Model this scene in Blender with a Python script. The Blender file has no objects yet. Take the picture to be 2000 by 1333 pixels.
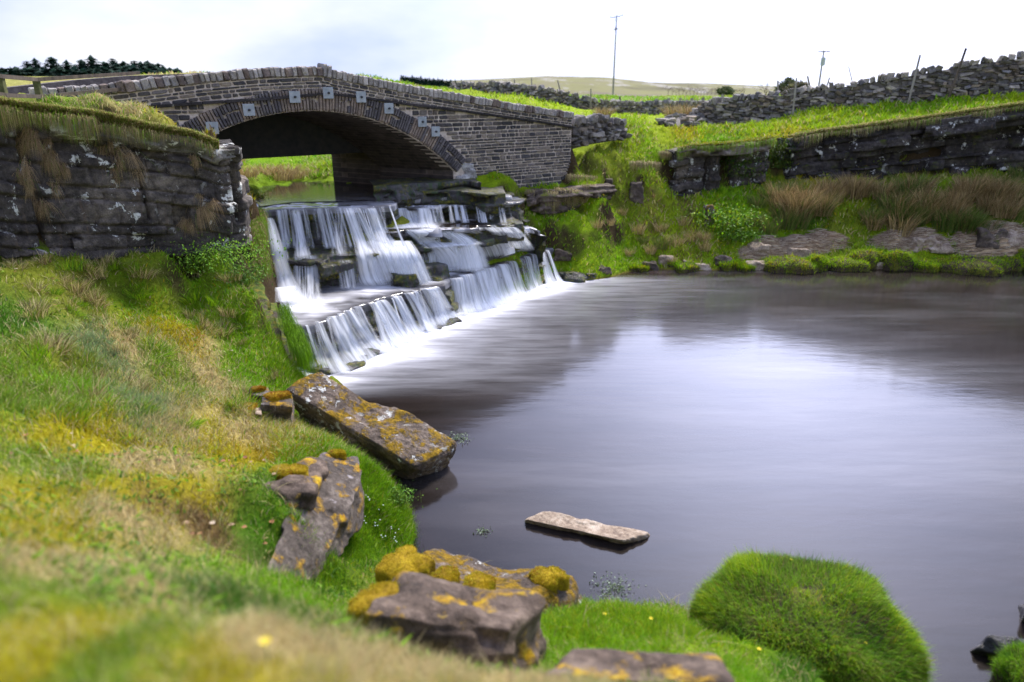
import bpy, bmesh, math, random
import numpy as np
from mathutils import Vector, Matrix
random.seed(7); RS = np.random.RandomState(11)
SC = bpy.context.scene
COL = SC.collection
R_ = math.radians

# ------------------------------------------------------------------ camera
CAM_H = 6.0
TILT = R_(20.05)
FPX = 1333.0
cam = bpy.data.cameras.new('camera'); cam_o = bpy.data.objects.new('camera', cam); COL.objects.link(cam_o)
cam.sensor_width = 36; cam.lens = 24.0
cam.clip_start = 0.05; cam.clip_end = 5000
cam_o.location = (0, 0, CAM_H); cam_o.rotation_euler = (R_(90) - TILT, 0, 0)
cam.dof.use_dof = True; cam.dof.focus_distance = 14.0; cam.dof.aperture_fstop = 0.6
SC.camera = cam_o
# ------------------------------------------------------------------ light
SUN_EL, SUN_AZ = R_(50), R_(28)      # azimuth clockwise from +Y
W = bpy.data.worlds.new("World"); SC.world = W; W.use_nodes = True
wn = W.node_tree.nodes; wl = W.node_tree.links; wn.clear()
wo = wn.new('ShaderNodeOutputWorld'); bg = wn.new('ShaderNodeBackground'); bg.inputs[1].default_value = 0.1
sky = wn.new('ShaderNodeTexSky'); sky.sky_type = 'NISHITA'; sky.sun_disc = False
sky.sun_elevation = SUN_EL; sky.sun_rotation = SUN_AZ
tc = wn.new('ShaderNodeTexCoord'); mp = wn.new('ShaderNodeMapping'); mp.inputs['Scale'].default_value = (1, 1, 2.6)
mp.inputs['Location'].default_value = (3.1, 1.7, 0.4)
n1 = wn.new('ShaderNodeTexNoise'); n1.inputs['Scale'].default_value = 1.7; n1.inputs['Detail'].default_value = 6; n1.inputs['Roughness'].default_value = .5
r1 = wn.new('ShaderNodeValToRGB'); r1.color_ramp.elements[0].position = .38; r1.color_ramp.elements[1].position = .60
n2 = wn.new('ShaderNodeTexNoise'); n2.inputs['Scale'].default_value = 3.1; n2.inputs['Detail'].default_value = 5
r2 = wn.new('ShaderNodeValToRGB'); r2.color_ramp.elements[0].position = .3; r2.color_ramp.elements[1].position = .7
r2.color_ramp.elements[0].color = (6.4, 7.5, 12.0, 1); r2.color_ramp.elements[1].color = (12.5, 12.4, 12.5, 1)
# the cloud deck is brighter and closed towards the horizon, thinner overhead
sx = wn.new('ShaderNodeSeparateXYZ'); mr = wn.new('ShaderNodeMapRange')
mr.inputs['From Min'].default_value = .14; mr.inputs['From Max'].default_value = .62; mr.inputs['To Min'].default_value = 1.0; mr.inputs['To Max'].default_value = .0
mx0 = wn.new('ShaderNodeMath'); mx0.operation = 'ADD'; mx0.use_clamp = True
mx = wn.new('ShaderNodeMixRGB'); mul = wn.new('ShaderNodeMixRGB'); mul.blend_type = 'MULTIPLY'; mul.inputs[0].default_value = 1; mul.inputs[2].default_value = (1.9, 2.0, 2.25, 1)
el = wn.new('ShaderNodeValToRGB'); el.color_ramp.elements[0].position = .07; el.color_ramp.elements[1].position = .30
el.color_ramp.elements[0].color = (.63, .64, .66, 1); el.color_ramp.elements[1].color = (.64, .66, .78, 1)
em = wn.new('ShaderNodeMixRGB'); em.blend_type = 'MULTIPLY'; em.inputs[0].default_value = 1
wl.new(sx.outputs['Z'], el.inputs[0]); wl.new(r2.outputs[0], em.inputs[1]); wl.new(el.outputs[0], em.inputs[2])
# thin bright cloud round the hidden sun
dt = wn.new('ShaderNodeVectorMath'); dt.operation = 'DOT_PRODUCT'; nv = wn.new('ShaderNodeVectorMath'); nv.operation = 'NORMALIZE'
dt.inputs[1].default_value = (math.sin(R_(22)) * math.cos(R_(27)), math.cos(R_(22)) * math.cos(R_(27)), math.sin(R_(27)))
wl.new(tc.outputs['Generated'], nv.inputs[0]); wl.new(nv.outputs[0], dt.inputs[0])
gp = wn.new('ShaderNodeMath'); gp.operation = 'POWER'; gm = wn.new('ShaderNodeMath'); gm.operation = 'MAXIMUM'; gm.inputs[1].default_value = 0; gp.inputs[1].default_value = 20
wl.new(dt.outputs['Value'], gm.inputs[0]); wl.new(gm.outputs[0], gp.inputs[0])
ga = wn.new('ShaderNodeMixRGB'); ga.blend_type = 'ADD'; ga.inputs[2].default_value = (31, 33, 47, 1); wl.new(gp.outputs[0], ga.inputs[0]); wl.new(mx.outputs[0], ga.inputs[1]); wl.new(ga.outputs[0], bg.inputs[0])
for a, b in ((tc.outputs['Generated'], mp.inputs['Vector']), (mp.outputs[0], n1.inputs['Vector']), (mp.outputs[0], n2.inputs['Vector']),
             (n1.outputs['Fac'], r1.inputs[0]), (n2.outputs['Fac'], r2.inputs[0]), (tc.outputs['Generated'], sx.inputs[0]), (sx.outputs['Z'], mr.inputs['Value']),
             (mr.outputs[0], mx0.inputs[0]), (r1.outputs[0], mx0.inputs[1]), (mx0.outputs[0], mx.inputs[0]), (sky.outputs[0], mul.inputs[1]), (mul.outputs[0], mx.inputs[1]),
             (em.outputs[0], mx.inputs[2]), (bg.outputs[0], wo.inputs[0])):
    wl.new(a, b)
sl = bpy.data.lights.new('sun', 'SUN'); sl.energy = 3.8; sl.angle = R_(12); sl.color = (1, .93, .81)
so = bpy.data.objects.new('sun', sl); COL.objects.link(so); so.location = (0, -10, 40)
sd = Vector((math.sin(SUN_AZ) * math.cos(SUN_EL), math.cos(SUN_AZ) * math.cos(SUN_EL), math.sin(SUN_EL)))
so.rotation_euler = sd.to_track_quat('Z', 'Y').to_euler()
SC.view_settings.view_transform = 'Standard'; SC.view_settings.look = 'None'; SC.view_settings.exposure = 0.62; SC.view_settings.gamma = 1
SC.cycles.max_bounces = 6; SC.cycles.transparent_max_bounces = 24; SC.cycles.diffuse_bounces = 3; SC.cycles.glossy_bounces = 3
SC.cycles.use_denoising = True; SC.cycles.sample_clamp_indirect = 6; SC.cycles.caustics_reflective = False; SC.cycles.caustics_refractive = False

# ------------------------------------------------------------------ photograph pixel -> world point
_c, _s = math.cos(TILT), math.sin(TILT)
def ray(px, py):
    u = (px - 1000) / FPX; v = (py - 666.5) / FPX
    return u, _c - v * _s, -(_s + v * _c)
def aY(px, py, Y):
    u, f, d = ray(px, py); k = Y / f
    return np.array([u * k, Y, CAM_H + d * k])
def aZ(px, py, z):
    u, f, d = ray(px, py); k = (z - CAM_H) / d
    return np.array([u * k, f * k, z])

# ------------------------------------------------------------------ numpy noise
_perm = RS.permutation(4096)
def _h(ix, iy, iz):
    return _perm[(ix + _perm[(iy + _perm[iz & 4095]) & 4095]) & 4095] / 2047.5 - 1
def vnoise(x, y, z=0.0):
    x, y, z = np.broadcast_arrays(np.asarray(x, float), np.asarray(y, float), np.asarray(z, float))
    xi, yi, zi = np.floor(x).astype(int), np.floor(y).astype(int), np.floor(z).astype(int)
    fx, fy, fz = x - xi, y - yi, z - zi
    fx, fy, fz = [f * f * (3 - 2 * f) for f in (fx, fy, fz)]
    r = 0
    for a in (0, 1):
        for b in (0, 1):
            for c in (0, 1):
                r = r + _h(xi + a, yi + b, zi + c) * (fx if a else 1 - fx) * (fy if b else 1 - fy) * (fz if c else 1 - fz)
    return r
def fbm(x, y, z=0.0, o=4, g=.5):
    r, a, t = 0, 1, 0
    for k in range(o):
        r = r + a * vnoise(np.asarray(x) * 2 ** k + 17.3 * k, np.asarray(y) * 2 ** k + 5.1 * k, np.asarray(z) * 2 ** k + 9.7 * k); t += a; a *= g
    return r / t
def sst(a, b, x):
    t = np.clip((x - a) / (b - a), 0, 1); return t * t * (3 - 2 * t)

# ------------------------------------------------------------------ objects
def mesh_np(name, v, f, col=None, uv=None, smooth=True):
    """v (N,3); f: (M,k) array or list of arrays (each (M,k)); col (N,3)"""
    me = bpy.data.meshes.new(name)
    fs = f if isinstance(f, list) else [f]
    fs = [np.asarray(q, np.int32) for q in fs if len(q)]
    v = np.asarray(v, np.float32)
    me.vertices.add(len(v)); me.vertices.foreach_set('co', v.ravel())
    loops = np.concatenate([q.ravel() for q in fs]); tot = np.concatenate([np.full(len(q), q.shape[1], np.int32) for q in fs])
    st = np.concatenate([[0], np.cumsum(tot)[:-1]]).astype(np.int32)
    me.loops.add(len(loops)); me.loops.foreach_set('vertex_index', loops)
    me.polygons.add(len(tot)); me.polygons.foreach_set('loop_start', st)
    me.polygons.foreach_set('use_smooth', np.full(len(tot), smooth, bool))
    if col is not None:
        at = me.attributes.new('col', 'FLOAT_COLOR', 'POINT')
        c4 = np.ones((len(v), 4), np.float32); c4[:, :3] = col; at.data.foreach_set('color', c4.ravel())
    if uv is not None:
        ul = me.uv_layers.new(name='UVMap'); ul.data.foreach_set('uv', np.asarray(uv, np.float32)[loops].ravel())
    me.update(calc_edges=True)
    return me
def obj(name, me, mat=None, parent=None):
    if isinstance(me, bmesh.types.BMesh):
        m = bpy.data.meshes.new(name); me.to_mesh(m); me.free(); me = m
    o = bpy.data.objects.new(name, me); COL.objects.link(o)
    if mat is not None and not len(me.materials): me.materials.append(mat)
    if parent is not None: o.parent = parent
    return o
def tag(o, label, cat, group=None, kind=None):
    o['label'] = label; o['category'] = cat
    if group: o['group'] = group
    if kind: o['kind'] = kind
    return o
def struct(o): o['kind'] = 'structure'; return o
def thing(name, label, cat, loc=(0, 0, 0), rz=0, group=None):
    o = bpy.data.objects.new(name, None); COL.objects.link(o); o.location = [float(q) for q in loc]; o.rotation_euler = (0, 0, rz)
    return tag(o, label, cat, group)
def attach(o, root):           # parent a mesh built in world coordinates under a thing, shifting its vertices to the thing's origin
    me = o.data; n = len(me.vertices); a = np.empty(n * 3, np.float32); me.vertices.foreach_get('co', a)
    a = a.reshape(-1, 3) - np.array(root.location, np.float32); me.vertices.foreach_set('co', a.ravel()); me.update(); o.parent = root
    return o
def dup(root, loc, rz=0, sc=1.0, label=None, tilt=(0, 0)):
    r = root.copy(); COL.objects.link(r); r.location = [float(q) for q in loc]; r.rotation_euler = (tilt[0], tilt[1], rz)
    r.scale = (sc, sc, sc) if not hasattr(sc, '__len__') else sc
    if label: r['label'] = label
    for ch in root.children:
        c = ch.copy(); COL.objects.link(c); c.parent = r
    return r
def grid_faces(nu, nv):
    i = np.arange(nu * nv).reshape(nu, nv)
    return np.stack([i[:-1, :-1], i[1:, :-1], i[1:, 1:], i[:-1, 1:]], -1).reshape(-1, 4)

# ------------------------------------------------------------------ materials
class Mt:
    def __init__(s, name):
        s.m = bpy.data.materials.new(name); s.m.use_nodes = True; s.n = s.m.node_tree.nodes; s.l = s.m.node_tree.links
        s.p = s.n['Principled BSDF']; s.geo = s.n.new('ShaderNodeNewGeometry'); s.pos = s.geo.outputs['Position']
    def vec(s, scale=(1, 1, 1), src=None, rot=(0, 0, 0)):
        q = s.n.new('ShaderNodeMapping'); q.inputs['Scale'].default_value = scale; q.inputs['Rotation'].default_value = rot; s.l.new(src or s.pos, q.inputs[0]); return q.outputs[0]
    def noise(s, scale, detail=4, rough=.55, vec=None, dist=0):
        q = s.n.new('ShaderNodeTexNoise'); q.inputs['Scale'].default_value = scale; q.inputs['Detail'].default_value = detail
        q.inputs['Roughness'].default_value = rough; q.inputs['Distortion'].default_value = dist; s.l.new(vec or s.pos, q.inputs['Vector']); return q.outputs['Fac']
    def voro(s, scale, vec=None, feat='F1', out='Distance'):
        q = s.n.new('ShaderNodeTexVoronoi'); q.feature = feat; q.inputs['Scale'].default_value = scale; s.l.new(vec or s.pos, q.inputs['Vector']); return q.outputs[out]
    def ramp(s, fac, *st):
        q = s.n.new('ShaderNodeValToRGB'); e = q.color_ramp.elements
        while len(e) < len(st): e.new(.5)
        for k, (p, c) in enumerate(st):
            e[k].position = p; e[k].color = (c, c, c, 1) if not hasattr(c, '__len__') else (*c, 1)
        s.l.new(fac, q.inputs[0]); return q.outputs[0]
    def put(s, v, inp):
        if hasattr(v, 'is_output') or isinstance(v, bpy.types.NodeSocket): s.l.new(v, inp)
        elif hasattr(v, '__len__'): inp.default_value = (*v, 1)
        else: inp.default_value = v
    def mix(s, f, a, b, mode='MIX'):
        q = s.n.new('ShaderNodeMixRGB'); q.blend_type = mode
        s.put(f, q.inputs[0])
        for v, i in ((a, q.inputs[1]), (b, q.inputs[2])):
            s.put(v if (isinstance(v, bpy.types.NodeSocket) or hasattr(v, '__len__')) else (v, v, v), i)
        return q.outputs[0]
    def math(s, op, a, b=0.0, clamp=False):
        q = s.n.new('ShaderNodeMath'); q.operation = op; q.use_clamp = clamp; s.put(a, q.inputs[0]); s.put(b, q.inputs[1]); return q.outputs[0]
    def attr(s, name='col', out='Color'):
        q = s.n.new('ShaderNodeAttribute'); q.attribute_name = name; return q.outputs[out]
    def up(s, lo, hi):
        q = s.n.new('ShaderNodeSeparateXYZ'); s.l.new(s.geo.outputs['Normal'], q.inputs[0])
        m = s.n.new('ShaderNodeMapRange'); m.inputs['From Min'].default_value = lo; m.inputs['From Max'].default_value = hi; s.l.new(q.outputs['Z'], m.inputs['Value']); return m.outputs[0]
    def bump(s, h, strength=.5, dist=.02, prev=None):
        q = s.n.new('ShaderNodeBump'); q.inputs['Strength'].default_value = strength; q.inputs['Distance'].default_value = dist
        s.l.new(h, q.inputs['Height'])
        if prev is not None: s.l.new(prev, q.inputs['Normal'])
        return q.outputs[0]
    def out(s, col, rough=.8, normal=None, spec=.3, **kw):
        s.put(col, s.p.inputs['Base Color']); s.put(rough, s.p.inputs['Roughness']); s.p.inputs['Specular IOR Level'].default_value = spec
        if normal is not None: s.l.new(normal, s.p.inputs['Normal'])
        for k, v in kw.items(): s.put(v, s.p.inputs[k.replace('_', ' ')])
        return s.m

def rock_mat(name, c0, c1, c2, moss=None, moss_lo=.55, lichen=0.0, rough=.85, upmoss=True, sc=1.0, bump=.7, streak=None, lich_col=(.62, .62, .58), spec=.3, beds=0.0):
    t = Mt(name)
    a = t.noise(1.1 * sc, 6, .6); b = t.noise(7 * sc, 6, .65); c = t.noise(38 * sc, 4, .6)
    col = t.ramp(t.math('ADD', t.math('MULTIPLY', a, .55), t.math('MULTIPLY', b, .45)), (.36, c0), (.5, c1), (.64, c2))
    col = t.mix(.55, col, t.ramp(c, (.3, .35), (.7, 1.3)), 'MULTIPLY')
    if streak:
        sv = t.noise(2.2, 4, .6, t.vec((3.5, 3.5, .35)))
        col = t.mix(t.ramp(sv, (streak[1], 0.0), (streak[1] + .1, 1.0)), col, streak[0])
    if beds:
        bd = t.noise(1.0, 3, .5, t.vec((.5, .5, 9)))
        col = t.mix(beds, col, t.ramp(bd, (.35, .5), (.6, 1.25)), 'MULTIPLY')
    h = t.math('ADD', b, t.math('MULTIPLY', c, .35))
    if lichen:
        lf = t.math('MULTIPLY', t.ramp(t.noise(3.2 * sc, 7, .72, dist=.3), (.62 - lichen * .12, 0.0), (.635 - lichen * .12, 1.0)), t.ramp(t.noise(.9, 2), (.42, 0.0), (.55, 1.0)))
        col = t.mix(lf, col, t.mix(.5, lich_col, t.ramp(c, (.3, .6), (.7, 1.3)), 'MULTIPLY'))
    if moss:
        mf = t.ramp(t.noise(2.4 * sc, 7, .65), (moss_lo - .04, 0.0), (moss_lo + .05, 1.0))
        if upmoss: mf = t.math('MULTIPLY', mf, t.ramp(t.up(-.3, .9), (.2, .15), (.7, 1.0)))
        mc = t.ramp(t.noise(11 * sc, 4), *[(.3 + .4 * k / max(1, len(moss) - 1), m) for k, m in enumerate(moss)])
        col = t.mix(mf, col, mc); h = t.math('ADD', h, t.math('MULTIPLY', t.math('MULTIPLY', mf, t.noise(60, 3)), .8))
    return t.out(col, rough, t.bump(h, bump, .06), spec)
# ------------------------------------------------------------------ terrain control points: (photo x, photo y, kind, value)
CPX = [
 # left bank
 (470,495,'Y',15.0),
 (0,600,'z',3.05),(150,580,'z',2.75),(250,600,'z',2.3),(380,570,'z',2.15),(380,610,'z',1.95),
 (520,628,'z',1.65),(470,650,'z',1.7),(380,650,'z',1.95),(250,680,'z',2.25),(100,690,'z',2.7),(0,750,'z',3.0),
 (250,760,'z',2.1),(400,740,'z',1.62),(500,735,'z',1.15),(570,760,'z',.75),(590,820,'z',.55),(480,800,'z',1.5),(520,850,'z',1.45),
 (600,860,'z',1.35),(650,885,'z',1.25),(560,950,'z',1.7),(500,900,'z',1.7),(300,900,'z',2.25),(0,900,'z',3.2),(150,900,'z',2.75),
 (620,930,'z',1.45),(560,1000,'z',1.85),(0,1100,'z',3.8),(150,1100,'z',3.5),(300,1100,'z',3.1),(430,1130,'z',2.7),(500,1120,'z',2.3),
 (0,1333,'z',4.35),(200,1333,'z',4.3),(400,1333,'z',4.2),(600,1290,'z',3.7),(800,1333,'z',3.7),(690,1260,'z',2.9),(870,1292,'z',1.75),(960,1305,'z',1.65),(770,1292,'z',2.0),(1000,1333,'z',3.0),(560,1200,'z',3.0),
 (730,920,'z',.45),(770,960,'z',.4),(700,900,'z',.5),(795,1040,'z',.12),(720,1060,'z',.4),(640,1080,'z',.75),(700,1130,'z',.9),(620,1140,'z',1.2),
 (800,1100,'z',.55),(780,1180,'z',1.3),(1080,1240,'z',1.35),(1180,1205,'z',.85),(1290,1210,'z',.8),(1330,1260,'z',1.2),(1420,1300,'z',1.4),(1480,1333,'z',1.5),(1250,1280,'z',1.7),
 (1150,1180,'z',.15),(1300,1185,'z',.1),(1600,1333,'z',.9),
 # stream edges, left of the falls
 (470,385,'Y',17.6),(500,402,'Y',17.2),(440,360,'Y',18.5),(440,420,'Y',16.2),(470,430,'Y',16.2),(490,450,'Y',16.0),
 # right bank
 (1130,540,'z',.12),(1100,520,'z',.35),(1060,480,'Y',23.4),(1075,445,'Y',24.0),(1200,522,'z',.2),(1200,470,'Y',24.9),(1200,425,'Y',25.8),(1240,392,'Y',26.6),(1120,430,'Y',24.8),
 (1350,520,'z',.12),(1320,470,'Y',25.2),(1320,400,'Y',26.6),(1400,440,'Y',25.9),
 (1000,350,'Y',24.0),(930,350,'Y',23.4),(930,372,'Y',23.0),(1000,388,'Y',23.4),(900,342,'Y',23.6),
 (960,330,'Y',24.2),(1040,305,'Y',25.6),(1110,285,'Y',26.2),(1150,300,'Y',27.0),(1130,335,'Y',26.0),(1200,310,'Y',27.6),(1200,270,'Y',29.5),(1280,345,'Y',27.4),(1290,300,'Y',28.6),(1270,260,'Y',30.5),
 
 (1500,400,'Y',27.1),(1500,460,'Y',25.6),(1500,500,'Y',24.9),(1500,521,'z',.08),(1700,520,'z',.08),(1700,470,'Y',25.4),(1700,400,'Y',26.8),(1900,400,'Y',26.1),(1900,470,'Y',25.0),(1900,516,'z',.08),
 (2100,516,'z',.08),(2100,400,'Y',25.7),
 (1560,266,'Y',29.8),
 (1350,262,'Y',31.5),(1400,250,'Y',35),(1480,246,'Y',34.5),(1560,222,'Y',33.5),(1700,212,'Y',32.0),(1800,200,'Y',31.2),(2000,172,'Y',30.2),(2150,150,'Y',29.6),
 (1280,236,'Y',36),(1200,240,'Y',35),(1150,250,'Y',31.5),(1140,222,'Y',40),(1200,226,'Y',45),(1060,200,'Y',45),(930,175,'Y',48),(1300,226,'Y',47),(1380,224,'Y',49),(1000,185,'Y',44),(1100,206,'Y',44),
 (1200,196,'Y',78),(1300,197,'Y',78),(1200,185,'Y',98),(1050,178,'Y',98),(1440,186,'Y',98),(1330,181,'Y',104),(1450,196,'Y',70),(1600,180,'Y',60),(1900,186,'Y',50),(1600,200,'Y',40),(900,165,'Y',90),
 # through the arch
 (640,352,'Y',27.2),(600,350,'Y',27.0),(560,352,'Y',26.0),(640,330,'Y',30),(500,335,'Y',29),(430,330,'Y',29),(640,302,'Y',37),(430,302,'Y',37),(540,302,'Y',37),(500,368,'Y',22.5),(430,350,'Y',23),
 # plateau above the left rock face
 (300,228,'Y',14.6),(200,200,'Y',15.0),(60,192,'Y',15.0),(-60,185,'Y',15.0),(330,235,'Y',16.0),(420,275,'Y',15.8),
 (-150,180,'Y',25),(100,180,'Y',60),(-200,190,'Y',60),(300,185,'Y',90),(0,178,'Y',110),(600,180,'Y',100),
]
CPW = [(0,0,4.5),(-4,-4,4.8),(3,-4,4.3),(2.2,1.2,3.9),(4,3,.9),(6,0,1.5),(3.2,3.9,.7),(-6,2,4.5),(-9,6,4.3),(-14,8,5.3),(-20,0,6),(-20,15,5.9),(-13,11.5,5.75),
 (9,3,-.6),(12,0,.5),(20,2,.6),(22,10,.4),(26,18,.8),(15,-5,3),(30,20,4),(40,25,7),(45,10,6),(0,-40,6),(-50,-20,9),(50,-30,6),(-60,30,10),(60,40,7),(30,45,6.4),(55,70,6)]
for _q in [(-7.3,19.6),(-5.2,20.4),(-3.4,20.9),(-6.9,22.3),(-4.6,23.5),(-6.9,24.3),(-3.6,27.2),(-2,31),(-8.0,22.8)]:
    CPW.append((_q[0], _q[1], 2.35))
for _q in [(-2.0,22.6),(-1.0,22.2),(-.2,23.0)]: CPW.append((_q[0], _q[1], 2.2))
for _q in [(-6.2,18.2),(-5.85,17.2),(-5.5,16.2),(-4.7,15.2),(-4.35,14.4),(-4.0,13.7),(-5.0,18.0),(-4.6,16.8)]:
    CPW.append((_q[0], _q[1], .1))
CPW += [(-7.25,18.2,3.15),(-7.1,17.4,3.1),(-6.85,16.5,2.95),(-6.5,15.6,2.55),(-5.95,14.7,2.05),(-5.4,13.9,1.75),(-4.95,13.1,1.5)]
# under the ledges
for _q in [(500,560),(600,560),(700,520),(800,500),(900,470),(1000,470)]:
    _w = aZ(_q[0], _q[1], .6); CPW.append((_w[0], _w[1], .1))
# pool bed
for _q in [(560,735),(640,745),(720,705),(800,668),(900,628),(1000,592),(1100,556)]:
    _w = aZ(_q[0], _q[1], 0); CPW.append((_w[0], _w[1], -.5))
for _q in [(1150,560),(1250,548),(1400,540),(1550,536),(1700,534),(1850,532),(2000,531),(2150,530)]:
    _w = aZ(_q[0], _q[1], 0); CPW.append((_w[0], _w[1], -.4))
for _q in [(620,760),(690,830),(760,900),(810,960),(830,1010),(835,1060),(900,1060),(1000,1090),(1100,1130),(1180,1155),(1290,1160),(1400,1180),(1500,1250),(1850,1333)]:
    _w = aZ(_q[0], _q[1], 0); CPW.append((_w[0], _w[1], -.3))
for _q in [(750,750),(900,700),(1100,620),(1300,600),(1500,600),(1800,600),(2100,600),(900,850),(1100,800),(1400,750),(1800,750),(2200,750),(950,980),(1150,950),(1400,950),(1700,950),(2100,950),(1400,1100),(1800,1150),(2100,1200),(1950,1300)]:
    _w = aZ(_q[0], _q[1], -.2); CPW.append((_w[0], _w[1], -1.1))
def cpath(rows):        # rock face lip: (photo x, photo y of top, of foot, depth) -> x, y, ztop, zfoot
    r = []
    for a, b, c, Y in rows:
        p = aY(a, b, Y); q = aY(a, c, Y); r.append((p[0], p[1], p[2], q[2]))
    return r
LC = cpath([(-160,190,500,10.9),(-60,205,505,11.2),(0,222,497,11.6),(100,236,508,12.3),(200,246,500,12.9),(300,262,497,13.5),(380,275,494,13.9),(425,292,486,14.15)])
RC = cpath([(1548,272,352,28.9),(1600,262,350,28.8),(1700,250,352,28.4),(1800,236,350,28.0),(1900,222,342,27.5),(2000,208,336,27.1),(2150,188,330,26.6),(2350,160,330,26.0)])
OC = cpath([(1322,298,384,27.9),(1345,292,386,27.8),(1375,290,382,27.8),(1420,288,376,28.1),(1470,283,366,28.4),(1505,276,362,28.8)])
BC = cpath([(1030,380,408,24.05),(1060,372,420,24.0),(1100,374,416,24.4),(1150,366,404,25.0),(1200,362,392,25.7)])
def _pairs(P, fo, bo, dz=.08, st=.8, rise=.0):
    P = np.array(P); d = np.concatenate([[0], np.cumsum(np.hypot(*(P[1:, :2] - P[:-1, :2]).T))]); ss = np.arange(0, d[-1], st)
    Q = np.stack([np.interp(ss, d, P[:, k]) for k in range(4)], 1); T = np.gradient(Q[:, :2], axis=0); T /= np.linalg.norm(T, axis=1)[:, None]; r = []
    for q, t_ in zip(Q, T):
        r.append((q[0] + t_[1] * fo, q[1] - t_[0] * fo, q[3] - .02)); r.append((q[0] - t_[1] * bo, q[1] + t_[0] * bo, q[2] - dz)); r.append((q[0] + t_[1] * -.15, q[1] + t_[0] * .15, q[3] - .02)); r.append((q[0] - t_[1] * (bo + .5), q[1] + t_[0] * (bo + .5), q[2] - dz + .02 + rise * .5)); r.append((q[0] - t_[1] * (bo + 1.2), q[1] + t_[0] * (bo + 1.2), q[2] - dz + .04 + rise * 1.2))
    return r
CPW += _pairs(LC, .35, .75) + _pairs(RC, .45, .9, rise=.12) + _pairs(OC, .35, .85) + _pairs(BC, .3, .55)
CPW += [(-13,44,7.0),(-8.5,44,6.7),(-19,44,7.0),(-4,46,5.6),(-14,52,6.9),(-10,66,6.4),(-2,56,5.2),(-18,68,6.8),(-25,60,6.8)]
CPW += [(-8.2,26.2,3.02),(-7.4,26.2,3.05),(-6.7,27.2,3.1),(-9,25.5,3.1),(-7.5,28.5,3.1),(-9.5,28,3.1)]
CP = np.array([aY(a, b, v) if k == 'Y' else aZ(a, b, v) for a, b, k, v in CPX] + [np.array(q, float) for q in CPW])
def _rbf_fit(P, eps=.15, lam=.002):
    D = np.sqrt(((P[:, None, :2] - P[None, :, :2]) ** 2).sum(-1) + eps ** 2)
    n = len(P); A = np.zeros((n + 3, n + 3)); A[:n, :n] = D; A[:n, n] = 1; A[:n, n + 1:] = P[:, :2] * .01; A[n:, :n] = A[:n, n:].T
    b = np.zeros(n + 3); b[:n] = P[:, 2]
    return np.linalg.solve(A, b)
_w = _rbf_fit(CP)
def rbf(x, y):
    x, y = np.ravel(x), np.ravel(y); r = np.empty(len(x)); n = len(CP)
    for i in range(0, len(x), 40000):
        X, Y = x[i:i + 40000], y[i:i + 40000]
        D = np.sqrt((X[:, None] - CP[None, :, 0]) ** 2 + (Y[:, None] - CP[None, :, 1]) ** 2 + .15 ** 2)
        r[i:i + 40000] = D @ _w[:n] + _w[n] + (X * _w[n + 1] + Y * _w[n + 2]) * .01
    return r
def _axis(a, b, st, far, n, neg=None):
    m = np.arange(a, b, st); g = b + (far - b) * (np.linspace(0, 1, n) ** 2.6)
    r = np.concatenate([m, g])
    if neg is not None: r = np.concatenate([a + (neg - a) * (np.linspace(0, 1, n)[::-1][:-1] ** 2.6), r])
    return np.unique(np.round(r, 4))
GX = _axis(-17, 24, .11, 900, 46, -900); GY = _axis(-2, 34, .1, 1400, 70, -60)
_X, _Y = np.meshgrid(GX, GY, indexing='ij')
_Z = rbf(_X, _Y).reshape(_X.shape)
_dist = np.hypot(_X, _Y)
_far = 5.2 - 4.5 * sst(115, 260, _dist)
_k = np.maximum(sst(70, 120, _dist), sst(40, 75, np.abs(_X)))
_Z = _Z * (1 - _k) + _far * _k
_land = sst(.05, .5, _Z)
_nz = fbm(_X * .55, _Y * .55, 2, 3) * .13 + fbm(_X * 1.9, _Y * 1.9, 5, 4) * .10 + np.maximum(0, fbm(_X * 3.2, _Y * 3.2, 8, 2)) * .15
_Z = _Z + _nz * _land * (1 + .6 * sst(15, 25, _dist)) * (1 - .4 * sst(30, 60, _dist))
_Z = _Z + fbm(_X * 2.2, _Y * 2.2, 3, 3) * .06 * (1 - _land)
def H(x, y):
    x = np.asarray(x, float); y = np.asarray(y, float)
    i = np.clip(np.searchsorted(GX, x) - 1, 0, len(GX) - 2); j = np.clip(np.searchsorted(GY, y) - 1, 0, len(GY) - 2)
    u = np.clip((x - GX[i]) / (GX[i + 1] - GX[i]), 0, 1); v = np.clip((y - GY[j]) / (GY[j + 1] - GY[j]), 0, 1)
    return _Z[i, j] * (1 - u) * (1 - v) + _Z[i + 1, j] * u * (1 - v) + _Z[i, j + 1] * (1 - u) * v + _Z[i + 1, j + 1] * u * v
def slope(x, y, e=.12):
    return np.hypot(H(x + e, y) - H(x - e, y), H(x, y + e) - H(x, y - e)) / (2 * e)
def hit(px, py, y0=1.0, y1=160):          # where a photo pixel's ray first meets the terrain
    u, f, d = ray(px, py); Y = np.geomspace(y0, y1, 1500); k = Y / f; z = CAM_H + d * k
    g = z < H(u * k, Y)
    i = int(np.argmax(g)) if g.any() else len(Y) - 1
    return np.array([u * k[i], Y[i], float(H(u * k[i], Y[i]))])

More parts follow.
